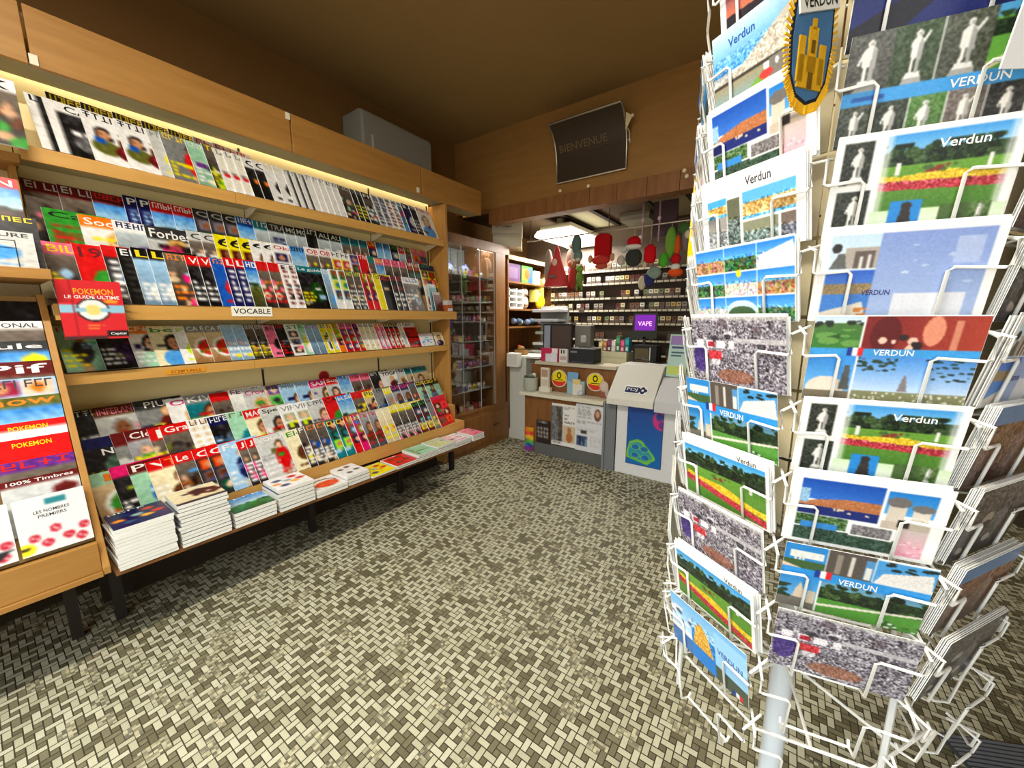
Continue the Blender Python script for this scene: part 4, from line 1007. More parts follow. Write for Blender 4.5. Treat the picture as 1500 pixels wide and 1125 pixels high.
# ------------------------------------------------------------------ glass cabinet with souvenirs, against the same wall
def build_cabinet():
    r = empty('glass_cabinet', (-3.0, 3.3, 0)); inv = Matrix.Translation((3.0, -3.3, 0))
    tag(r, 'glass-fronted wooden souvenir cabinet at the end of the magazine shelving', 'cabinet')

    def part(name, m, mat, par=None):
        m.v = [tuple(inv @ Vector(p)) for p in m.v]; return obj(name, m, mat, par or r)
    m = MB(); m.box(-3.27, -2.785, 2.74, 3.86, 0, .47); part('base', m, CABW)
    for a, b in ((2.76, 3.30), (3.31, 3.85)):
        m = MB(); m.box(-2.785, -2.775, a, b, .06, .40); d = part('drawer', m, CABW)
        m = MB(); m.tube([(-2.775, (a + b) / 2 - .05, .24), (-2.762, (a + b) / 2 - .05, .245), (-2.762, (a + b) / 2 + .05, .245), (-2.775, (a + b) / 2 + .05, .24)], .004, h(90, 66, 40)); part('handle', m, METAL, d)
    m = MB(); m.box(-3.27, -2.78, 2.735, 3.78, .455, .478); part('ledge', m, CABW)
    m = MB(); m.box(-3.27, -3.25, 2.74, 3.86, .47, 2.30, h(138, 140, 132))
    for i in range(9): m.box(-3.25, -3.247, 2.76 + i * .12, 2.766 + i * .12, .48, 2.30, h(104, 106, 100))
    part('back_board', m, MATTE)
    m = MB(); m.box(-3.25, -2.775, 3.60, 3.78, .478, 2.30); part('upright', m, CABW)
    m = MB(); m.box(-3.25, -2.9, 2.74, 2.76, .478, 2.30); part('upright', m, CABW)
    m = MB(); m.box(-3.27, -2.775, 2.74, 3.86, 2.30, 2.33); part('top', m, CABW)
    for z in (1.95, 1.68, 1.47, 1.25, .96, .70):
        m = MB(); m.box(-3.25, -2.82, 2.765, 3.595, z - .007, z, h(150, 160, 156)); part('glass_shelf', m, MATTE)
    m = MB(); m.box(-2.79, -2.772, 2.74, 3.86, 2.235, 2.30); part('added_light_cover', m, CABW)  # board added only to keep the added cabinet light out of view
    for a, b, x in ((2.765, 3.05, -2.795), (3.03, 3.33, -2.786), (3.31, 3.595, -2.795)):
        m = MB(); m.box(x - .002, x + .002, a, b, .49, 2.23); part('glass_door', m, GLASS)
        m = MB(); m.box(x - .003, x + .003, b - .004, b, .49, 2.23, h(186, 194, 190)); part('door_edge', m, MATTE)
    # souvenirs
    kinds = ('figurine', 'souvenir_mug', 'keyring_card', 'trinket_box', 'glass_ball')
    tints = dict(pink=h(206, 120, 140), cream=h(214, 204, 176), red=h(180, 50, 56), blue=h(80, 96, 170), purple=h(120, 80, 140), brown=h(130, 94, 66), white=h(222, 222, 214), yellow=h(216, 190, 50), black=h(50, 50, 50), green=h(90, 130, 70))
    meshes = {}

    def mesh(k, c):
        if (k, c) in meshes: return meshes[k, c]
        m = MB(); q = tints[c]; dk = tuple(v * .6 for v in q)
        if k == 'figurine': m.lathe([(.018, 0), (.02, .006), (.012, .012), (.02, .03), (.014, .055), (.007, .062)], q, 10); m.ell((0, 0, .074), (.013, .013, .014), dk, 8, 6)
        elif k == 'souvenir_mug': m.lathe([(.02, 0), (.026, .01), (.026, .07), (.022, .07), (.022, .012)], q, 12); m.tube([(.025, 0, .058), (.044, 0, .05), (.044, 0, .028), (.025, 0, .02)], .004, dk)
        elif k == 'keyring_card': m.box(-.024, .024, -.003, .003, 0, .07, q); m.box(-.014, .014, -.005, -.003, .01, .04, dk); m.tube([(math.cos(a) * .012, 0, .082 + math.sin(a) * .012) for a in [i * PI / 4 for i in range(8)]], .002, h(190, 190, 186), closed=True)
        elif k == 'trinket_box': m.box(-.03, .03, -.024, .024, 0, .035, q); m.prism([(-.032, .036), (.032, .036), (.02, .055), (-.02, .055)], 'y', -.026, .026, dk)
        else: m.lathe([(.026, 0), (.024, .014), (.014, .02)], dk, 12); m.ell((0, 0, .044), (.026, .026, .027), q, 12, 8)
        meshes[k, c] = m.mesh('souvenir', [PRINT]); smooth_by_angle(meshes[k, c]); return meshes[k, c]
    rr = random.Random(21)
    names = {1.95: 'second-highest glass shelf', 1.68: 'third glass shelf', 1.47: 'fourth glass shelf', 1.25: 'fifth glass shelf', .96: 'sixth glass shelf', .70: 'lowest glass shelf', .478: 'cabinet floor'}
    pal = {1.95: ['brown', 'yellow', 'yellow', 'cream', 'pink', 'white'], 1.68: ['brown', 'cream', 'pink', 'pink', 'white', 'green'], 1.47: ['brown', 'cream', 'purple', 'pink', 'blue'], 1.25: ['red', 'cream', 'white', 'black', 'green', 'brown'], .96: ['blue', 'brown', 'pink', 'cream', 'purple'], .70: ['white', 'white', 'black', 'blue', 'yellow'], .478: ['pink', 'cream', 'white', 'red', 'brown']}
    for z, where in names.items():
        y = 2.82; n = 0
        while y < 3.53:
            for x in ((-2.88,) if z > 1.9 else (-2.86, -2.96) if z > .5 else (-2.86, -2.97)):
                k, c = rr.choice(kinds), rr.choice(pal[z])
                sc_ = rr.uniform(.78, .98)
                o = link(k, mesh(k, c), None, (x + rr.uniform(-.01, .01), y, z + .0006), (0, 0, PI / 2 + rr.uniform(-.3, .3))); o.scale = (sc_,) * 3
                kk = k.replace('_', ' ')
                row_ = 'front' if x > -2.9 else 'behind'
                tag(o, f'{c} {kk} on the {where} of the glass cabinet' + (' in front' if row_ == 'front' else ' in the rear line'), 'souvenir', f'{c} {kk}s {row_} on the {where}')
            y += rr.uniform(.074, .088)
    # clear bags hanging in the top compartment
    for i, (y, z) in enumerate(((2.93, 2.02), (3.12, 2.04), (3.38, 2.0))):
        m = MB(); m.ell((0, 0, .07), (.05, .085, .07), h(150, 160, 190), 12, 8); m.ell((0, .02, .13), (.02, .03, .03), h(96, 96, 150), 10, 6); m.ell((.03, -.02, .06), (.03, .04, .04), h(190, 196, 214), 10, 6)
        tag(obj('toy_bag', m, MATTE, None, (-3.06, y, 1.952), smooth=50), ['bluish wrapped bag nearest the oak end panel in the cabinet top', 'bluish wrapped bag in the middle of the cabinet top', 'bluish wrapped bag nearest the wooden upright in the cabinet top'][i], 'bag')


# ------------------------------------------------------------------ counter
def build_counter():
    GREYU = h(206, 208, 198)
    r = empty('sales_counter', (-1.8, 3.7, 0)); inv = Matrix.Translation((1.8, -3.7, 0))
    tag(r, 'brown sales counter with a pale stepped ledge and posters on its front', 'counter')

    def part(name, m, mat, bev=0, par=None):
        m.v = [tuple(inv @ Vector(p)) for p in m.v]; o = obj(name, m, mat, par or r)
        return bevel(o, bev) if bev else o
    m = MB(); m.box(-2.37, -1.44, 3.60, 4.15, .09, .655); part('front_panel', m, PLANKW)
    m = MB(); m.box(-2.22, -1.36, 3.575, 3.60, 0, .13, h(96, 98, 96)); m.box(-2.22, -1.42, 3.6, 4.1, 0, .09, h(80, 80, 78)); part('plinth', m, MATTE)
    m = MB(); m.box(-2.40, -1.41, 3.53, 3.775, .655, .69, h(222, 218, 196)); part('ledge', m, MATTE, .004)
    m = MB(); m.box(-2.40, -1.37, 3.78, 3.81, .69, .985); part('riser', m, PLANKW)
    m = MB(); m.box(-2.33, -1.37, 3.74, 4.30, .985, 1.02, h(200, 192, 170)); m.box(-1.37, -.2, 4.08, 4.30, .985, 1.02, h(200, 192, 170)); part('counter_top', m, MATTE, .004)
    m = MB(); m.box(-1.405, -1.385, 3.535, 3.9, 0, .69, h(128, 132, 136)); m.box(-1.385, -1.285, 3.56, 3.575, 0, .69, h(120, 124, 128)); part('end_post', m, MATTE)
    m = MB(); m.box(-1.36, -.2, 4.09, 4.29, 0, .985, h(190, 186, 170)); part('rear_body', m, MATTE)
    # white column at the cabinet end
    r2 = empty('counter_column', (-2.665, 3.95, 0)); tag(r2, 'white square column between the cabinet and the counter', 'column')
    m = MB(); m.box(-.115, .125, -.07, .3, .12, 1.03, GREYU); bevel(obj('shaft', m, MATTE, r2), .003)
    m = MB(); m.box(-.125, .13, -.085, .31, 0, .12, GREYU); bevel(obj('plinth', m, MATTE, r2), .003)
    m = MB(); m.box(-.125, .325, -.09, .32, 1.03, 1.055, h(226, 224, 210)); bevel(obj('cap', m, MATTE, r2), .003)
    m = MB(); m.box(-.075, .075, -.05, .05, 0, .16, h(226, 226, 218)); m.box(-.07, .07, -.0505, -.05, .02, .14, h(214, 214, 206))
    tag(obj('wall_mounted_box', m, MATTE, None, (-2.66, 3.80, .93)), 'small white box fixed to the front of the white column', 'box')
    m = MB(); m.box(-.07, .07, -.04, .04, 0, .06, h(150, 110, 60)); m.ell((0, 0, .08), (.05, .035, .03), h(140, 110, 60)); m.ell((-.03, 0, .1), (.02, .02, .02), RED)
    tag(obj('sweet_basket', m, MATTE, None, (-2.68, 3.98, 1.056), smooth=40), 'small brown basket on the white column', 'basket')
    # leaflet and rainbow racks at the counter's foot
    p = Pic(8, 22, h(230, 120, 40), 2)
    for i, c in enumerate((h(240, 150, 50), h(220, 60, 50), h(240, 190, 50), h(90, 170, 80), h(60, 110, 180), h(130, 60, 150))): p.rect(0, i / 6, 1, (i + 1) / 6, c)
    p.noise(.16, cell=2, mono=False)
    m = MB(); m.box(-.055, .055, 0, .02, 0, .28, h(200, 120, 60)); m.canvas(p.a, (-.055, -.0005, .28), (.11, 0, 0), (0, 0, -.28))
    tag(obj('brochure', m, PRINT, None, (-2.29, 3.574, .001)), 'tall rainbow coloured brochure at the foot of the counter', 'brochure')
    p = Pic(16, 20, h(46, 38, 38), 5); p.bars(.1, .06, .9, .2, WHITE, 2)
    for j in range(3):
        for i in range(4): p.ell(.16 + i * .22, .36 + j * .17, .07, .06, h(200, 190, 180))
    p.bars(.1, .84, .9, .94, h(200, 196, 190), 2)
    m = MB(); m.box(-.085, .085, 0, .006, 0, .26, h(40, 34, 34)); m.canvas(p.a, (-.085, -.0005, .26), (.17, 0, 0), (0, 0, -.26))
    tag(obj('poster', m, PRINT, None, (-2.105, 3.565, .131)), 'black poster with rows of pale dots on the counter front', 'poster')
    # two newspaper placards
    p = Pic(40, 52, h(236, 234, 230), 6); p.rect(.0, .05, .46, .9, h(110, 118, 124)); p.poly([(.2, .05), (.34, .05), (.46, .5), (.4, .9), (.28, .9)], h(96, 82, 70)); p.noise(.12, 0, .05, .46, .9, 2); p.bars(.5, .06, .95, .14, GREY, 2); p.rect(.48, .5, .96, .9, h(206, 190, 160)); p.ell(.72, .78, .13, .12, h(180, 110, 60)); p.ell(.72, .62, .07, .08, h(190, 120, 70)); p.rect(.66, .54, .69, .62, h(170, 100, 60)); p.rect(.75, .54, .78, .62, h(170, 100, 60)); p.bars(.05, .93, .9, .97, GREY, 1)
    m = MB(); m.box(-.15, .15, 0, .004, 0, .46, h(232, 232, 228)); m.canvas(p.a, (-.15, -.0005, .46), (.30, 0, 0), (0, 0, -.46))
    for i, t in enumerate(('Jeux', 'et', 'nature')): m.text(t, (.005, -.001, .33 - i * .038), (1, 0, 0), (0, 0, 1), BLACK, hgt=.028, align='l')
    tag(obj('placard', m, PRINT, None, (-1.86, 3.588, .14)), 'white placard with a squirrel picture on the counter front', 'placard')
    p = Pic(40, 56, h(222, 224, 228), 7); p.bars(.08, .06, .6, .3, GREY, 6, .5); p.ell(.8, .2, .12, .13, h(110, 70, 54)); p.ell(.8, .18, .07, .08, h(210, 160, 130)); p.bars(.06, .36, .94, .42, GREY, 2); p.bars(.06, .5, .94, .58, LGREY, 2); p.rect(.2, .56, .42, .63, DGREY); p.rect(.06, .68, .46, .9, h(60, 80, 120)); p.blobs(9, .06, .68, .46, .9, [h(120, 150, 190), h(40, 50, 70)], .03, .06); p.bars(.54, .66, .94, .9, LGREY, 6, .5)
    m = MB(); m.box(-.15, .15, 0, .004, 0, .50, h(226, 226, 230)); m.canvas(p.a, (-.15, -.0005, .5), (.30, 0, 0), (0, 0, -.5))
    tag(obj('placard', m, PRINT, None, (-1.57, 3.582, .133)), 'pale blue-white placard with an oval portrait on the counter front', 'placard')
    # round yellow stickers on the riser
    for x, lab in ((-2.03, 'yellow and red round sticker nearer the white column'), (-1.60, 'yellow and red round sticker nearer the white terminal')):
        m = MB(); m.lathe([(.098, 0), (.1, .002), (.1, .004)], h(224, 214, 206), 16); m.lathe([(.088, .0045), (.088, .005)], h(226, 60, 40), 24)
        m.face([(-.088, -.02, .0055), (-.03, -.032, .0055), (.03, -.032, .0055), (.088, -.02, .0055), (.075, .05, .0055), (.03, .088, .0055), (-.03, .088, .0055), (-.075, .05, .0055)], h(246, 226, 20))
        m.ell((0, .035, .006), (.03, .038, .002), BLACK, 10, 4); m.ell((0, .035, .0085), (.017, .022, .001), h(246, 226, 20), 10, 4); m.face([(-.05, -.02, .006), (.05, -.02, .006), (.05, -.01, .006), (-.05, -.01, .006)], BLACK)
        tag(obj('sticker', m, PRINT, None, (x, 3.778, .84), (PI / 2, 0, 0)), lab, 'sticker')
    m = MB(); m.box(-.1, .1, 0, .03, 0, .15, h(150, 190, 204)); m.box(-.095, .03, -.004, 0, .14, .24, h(120, 170, 214)); m.box(-.02, .09, -.03, -.004, 0, .12, h(226, 222, 206)); m.box(-.03, .06, -.012, -.005, .12, .17, h(224, 206, 130)); m.ell((.07, -.03, .03), (.035, .03, .03), h(200, 206, 216), 10, 6)
    tag(obj('leaflet_holder', m, PRINT, None, (-1.80, 3.72, .692)), 'pale blue leaflet holder on the counter ledge between the stickers', 'leaflet holder')
    m = MB(); m.lathe([(.07, 0), (.085, .03), (.085, .15), (.075, .15), (.075, .03)], h(176, 182, 168), 18); m.ell((0, 0, .16), (.05, .05, .03), h(90, 100, 84)); m.ell((.03, .02, .17), (.03, .03, .03), h(206, 210, 196)); m.ell((-.04, -.03, .15), (.03, .03, .03), h(60, 66, 56))
    tag(obj('round_basket', m, MATTE, None, (-2.33, 3.66, .692), smooth=40), 'round grey-green basket on the counter ledge beside the white column', 'basket')
    m = MB(); m.box(-.05, .05, -.02, .02, 0, .27, h(222, 220, 206)); m.box(-.07, .07, -.024, .03, 0, .05, h(226, 220, 208)); m.box(-.04, .04, -.0205, -.02, .17, .25, h(180, 150, 130)); m.box(-.04, .04, -.0205, -.02, .07, .14, h(204, 196, 180))
    tag(obj('card_stand', m, PRINT, None, (-2.15, 3.68, .692)), 'white card stand on the counter ledge beside the round basket', 'card stand')
    m = MB(); m.box(-.05, .05, 0, .02, 0, .09, h(150, 96, 80)); m.ell((-.01, -.005, .12), (.05, .02, .06), h(216, 196, 180), 10, 6); m.ell((.03, -.01, .06), (.025, .02, .05), h(200, 180, 170), 8, 6)
    tag(obj('plush_toy', m, PLUSH, None, (-1.47, 3.72, .692), smooth=40), 'small cream soft toy on the ledge beside the white terminal', 'toy')
    # lottery terminal
    r3 = empty('lottery_terminal', (-1.0, 3.75, 0)); tag(r3, 'white lottery stand with a sloping head and a blue clover screen', 'lottery stand')
    WT = h(226, 228, 230)
    m = MB(); m.box(-.275, .27, -.19, .3, .0, .69, WT); bevel(obj('body', m, MATTE, r3), .006)
    m = MB(); m.prism([(-.30, .70), (.30, .70), (.30, 1.05), (.02, 1.05), (-.30, .76)], 'x', -.345, .09, h(222, 222, 212)); m2 = bevel(obj('sloping_head', m, MATTE, r3), .006)
    m = MB(); m.prism([(-.31, .68), (.30, .68), (.30, .96), (-.05, .96), (-.31, .78)], 'x', .10, .40, h(206, 208, 212)); bevel(obj('side_head', m, MATTE, r3), .006)
    mb = MB(); n = Vector((0, -.29, .32)).normalized(); up = Vector((0, .32, .29)).normalized(); nn = Vector((0, -.29, .32)).normalized()
    O = Vector((-.11, -.30, .76)) + up * .09 + Vector((0, -.001, .001)) * 1.2
    U = Vector((1, 0, 0))
    def quad(x0, x1, a, b, c, e):
        mb.face([O + U * x0 + up * a + nn * e, O + U * x1 + up * a + nn * e, O + U * x1 + up * b + nn * e, O + U * x0 + up * b + nn * e], c)
    quad(-.095, .12, -.015, .085, WHITE, .0005); quad(-.085, .045, 0, .066, h(20, 36, 90), .001)
    mb.text('FDJ', O + U * -.022 + up * .012 + nn * .0016, U, up, WHITE, w=.1, hgt=.042)
    for a in range(4):
        c = (.075 + .022 * math.cos(a * PI / 2), .034 + .022 * math.sin(a * PI / 2))
        mb.face([O + U * (c[0] + .019 * math.cos(k * PI / 5)) + up * (c[1] + .019 * math.sin(k * PI / 5)) + nn * .001 for k in range(10)], h(20, 36, 90))
    mb.face([O + U * (.075 + .013 * math.cos(k * PI / 5)) + up * (.034 + .013 * math.sin(k * PI / 5)) + nn * .0016 for k in range(10)], WHITE)
    obj('logo', mb, PRINT, r3)
    p = Pic(60, 108, h(24, 84, 168), 9); p.grad(0, 0, 1, 1, h(30, 70, 150), h(24, 110, 190))
    p.ell(.96, .2, .24, .16, h(206, 50, 130)); p.ell(.9, .14, .1, .07, h(50, 70, 150)); p.ell(.98, .27, .1, .06, h(110, 50, 140))
    p.poly([(.0, .8), (.08, .62), (.3, .56), (.45, .58), (.78, .78), (.86, .86), (.62, .98), (.0, .9)], h(120, 200, 70)); p.poly([(.06, .8), (.13, .65), (.32, .61), (.43, .63), (.72, .8), (.76, .86), (.58, .93), (.06, .88)], h(40, 150, 190))
    for cx, cy in ((.26, .7), (.26, .84), (.52, .72), (.56, .86)): p.ell(cx, cy, .14, .055, h(120, 200, 90)); p.ell(cx, cy, .11, .043, h(30, 110, 186))
    p.ell(.0, .25, .07, .05, h(30, 60, 130))
    m = MB(); m.box(-.165, .165, -.006, .004, 0, .58, h(40, 60, 110)); m.canvas(p.a, (-.16, -.0065, .575), (.32, 0, 0), (0, 0, -.57))
    obj('screen', m, PRINT, r3, (-.0, -.194, .12))
    # things on the counter top
    Z = 1.0205
    def thing(name, m, mat, loc, lab, cat, rz=0, sm=0): return tag(obj(name, m, mat, None, loc, (0, 0, rz), smooth=sm), lab, cat)
    r4 = empty('cash_monitor', (-2.16, 3.96, Z)); tag(r4, 'dark framed monitor on the counter beside the pink leaflets', 'monitor')
    m = MB(); m.box(-.19, .19, -.012, .012, .06, .42, h(30, 32, 36)); bevel(obj('casing', m, MATTE, r4), .006)
    m = MB(); m.box(-.17, -.09, -.0135, -.012, .08, .40, h(150, 160, 176)); m.box(-.07, .175, -.0135, -.012, .08, .40, h(84, 74, 70)); obj('display', m, PRINT, r4)
    m = MB(); m.box(-.02, .02, -.01, .03, .01, .07, DGREY); m.box(-.1, .1, -.08, .08, 0, .012, DGREY); obj('stand', m, MATTE, r4)
    r4 = empty('cash_register', (-1.83, 4.16, Z)) if False else empty('cash_register', (-1.93, 4.21, Z)); tag(r4, 'grey till with a tilted hood behind the black box', 'cash register')
    m = MB(); m.prism([(-.16, 0), (.16, 0), (.16, .14), (-.1, .1), (-.16, .06)], 'x', -.17, .17, h(120, 116, 110)); obj('till_body', m, MATTE, r4)
    m = MB(); m.box(-.15, .05, .03, .15, .145, .40, h(126, 124, 118)); m.box(-.06, .01, .0, .03, .2, .28, h(190, 190, 184)); bevel(obj('hood', m, MATTE, r4), .008)
    m = MB(); m.box(-.155, .155, -.1, .1, 0, .155, h(44, 46, 50)); m.box(-.12, -.04, -.1006, -.1, .11, .13, h(130, 132, 134)); m.box(-.15, .15, -.1006, -.1, .01, .016, h(90, 92, 94)); thing('ticket_printer', m, MATTE, (-1.81, 3.935, Z), 'wide black box machine on the counter', 'machine')
    m = MB(); m.box(-.11, .11, -.02, .02, 0, .15, h(200, 50, 96)); m.box(-.05, .04, -.026, -.02, 0, .09, h(220, 226, 236)); m.box(.02, .1, -.03, -.026, 0, .1, h(226, 230, 240)); m.box(.03, .1, -.021, -.02, .1, .15, WHITE); thing('leaflet_rack', m, PRINT, (-2.16, 3.80, Z), 'pink leaflet rack with white leaflets on the counter', 'leaflet rack')
    m = MB(); m.box(-.05, .05, -.015, .015, 0, .15, h(230, 226, 222)); m.box(-.03, -.015, -.0155, -.015, .1, .14, BLACK); m.box(.0, .015, -.0155, -.015, .1, .14, BLACK); m.bars_ = None; m.box(-.04, .04, -.0155, -.015, .03, .07, h(190, 170, 170)); thing('leaflet_stand', m, PRINT, (-1.985, 3.79, Z), 'white leaflet stand beside the pink rack', 'leaflet stand')
    m = MB(); m.box(-.18, .18, -.11, .11, 0, .12, h(206, 202, 170)); m.box(-.185, .185, -.115, .115, 0, .012, h(224, 216, 170)); m.box(-.14, -.12, -.1105, -.11, .04, .09, h(150, 146, 120)); m.box(-.1, .17, -.1105, -.11, .05, .07, h(190, 186, 156)); thing('display_tray', m, MATTE, (-1.56, 4.17, Z), 'beige display tray of coloured packets on the counter', 'tray')
    rr = random.Random(4)
    for i, (c, hh, nm) in enumerate(((h(210, 196, 140), .10, 'cream'), (h(176, 120, 80), .11, 'tan'), (h(110, 60, 90), .13, 'plum'), (h(226, 222, 214), .12, 'white'), (h(70, 130, 90), .17, 'green'), (h(200, 80, 120), .13, 'pink'), (h(30, 140, 150), .15, 'teal'))):
        m = MB(); m.box(-.022, .022, -.05, .05, 0, hh, c); m.box(-.018, .018, -.0506, -.05, hh * .55, hh * .9, tuple(min(1, v * 1.4) for v in c)); m.box(-.012, .012, -.0506, -.05, hh * .1, hh * .35, WHITE)
        thing('packet', m, PRINT, (-1.70 + i * .05, 4.17, Z + .1205), f'{nm} packet standing on the beige display tray', 'packet')
    r5 = empty('advert_screen', (-1.28, 4.32, 0)); tag(r5, 'small screen with glowing purple letters behind the counter', 'screen')
    m = MB(); m.box(-.13, .13, 0, .02, 1.28, 1.56, h(60, 66, 58)); obj('casing', m, MATTE, r5)
    m = MB(); m.box(-.11, .11, -.002, 0, 1.37, 1.54); obj('panel', m, SCREEN, r5)
    m = MB(); m.text('VAPE', (0, -.003, 1.42), (1, 0, 0), (0, 0, 1), WHITE, w=.15, hgt=.05); obj('letters', m, SCREENTXT, r5)
    m = MB(); m.box(-.015, .015, 0, .02, 0, 1.3, DGREY); m.box(-.1, .1, -.0, .14, 0, .012, DGREY); obj('stand', m, MATTE, r5)
    m = MB(); m.box(-.12, .12, -.1, .1, 0, .2, h(34, 34, 36)); m.box(-.1, .04, -.1006, -.1, .03, .17, h(96, 84, 60)); m.box(.05, .06, -.1006, -.1, .02, .18, h(220, 220, 214)); thing('black_case', m, MATTE, (-1.20, 4.19, Z), 'black case with a gold front beside the display tray', 'case')
    m = MB(); m.box(-.12, .12, -.08, .08, 0, .09, h(150, 50, 40)); m.box(-.12, .12, -.0806, -.08, .03, .06, h(196, 120, 90)); thing('red_carton', m, PRINT, (-.86, 4.19, Z + .0), 'dark red carton near the end of the counter', 'carton')
    m = MB(); M = Matrix.Rotation(math.radians(-14), 4, 'X'); m.box(-.085, .085, 0, .012, .0, .40, h(176, 214, 206), M=M); m.box(-.075, .075, -.002, 0, .02, .10, h(196, 216, 90), M=M); m.box(-.075, .075, -.002, 0, .30, .385, h(150, 120, 190), M=M); m.box(-.06, .05, -.002, 0, .22, .235, h(60, 90, 110), M=M); m.box(-.06, .03, -.002, 0, .19, .205, h(60, 90, 110), M=M); m.box(-.06, .06, -.002, 0, .265, .285, h(50, 56, 120), M=M)
    thing('brochure_holder', m, PRINT, (-.81, 3.76, .966), 'mint and lilac brochure in a holder on the white lottery stand', 'brochure holder')
    m = MB(); m.tube([(-.2 + i * .04, -.02 + .03 * math.sin(i), .012 + .014 * math.sin(i * .7)) for i in range(11)], .007, h(40, 36, 36)); thing('cable', m, MATTE, (-1.06, 3.93, 1.068), 'dark cable lying over the white lottery stand', 'cable')
    # small white printer stand by the cabinet, stepped trays and till paper behind the column
    r6 = empty('photo_printer', (-2.52, 4.41, 0)); tag(r6, 'grey printer with stacked trays behind the white column', 'printer')
    m = MB(); m.box(-.2, .2, -.1, .25, 0, 1.05, h(196, 194, 180)); obj('pedestal', m, MATTE, r6)
    for z, w, c in ((1.06, .2, h(196, 200, 196)), (1.13, .16, h(60, 64, 64)), (1.16, .19, h(190, 196, 196)), (1.30, .15, h(150, 160, 150)), (1.46, .18, h(176, 182, 190)), (1.58, .2, h(206, 210, 214))):
        m = MB(); m.box(-w, w, -.12, .12, z, z + .035, c); bevel(obj('tray', m, MATTE, r6), .004)
    m = MB(); m.box(-.2, .2, .1, .14, 1.05, 1.66, h(150, 152, 146)); m.box(.02, .12, -.02, .1, 1.19, 1.46, h(110, 116, 100)); obj('column', m, MATTE, r6)
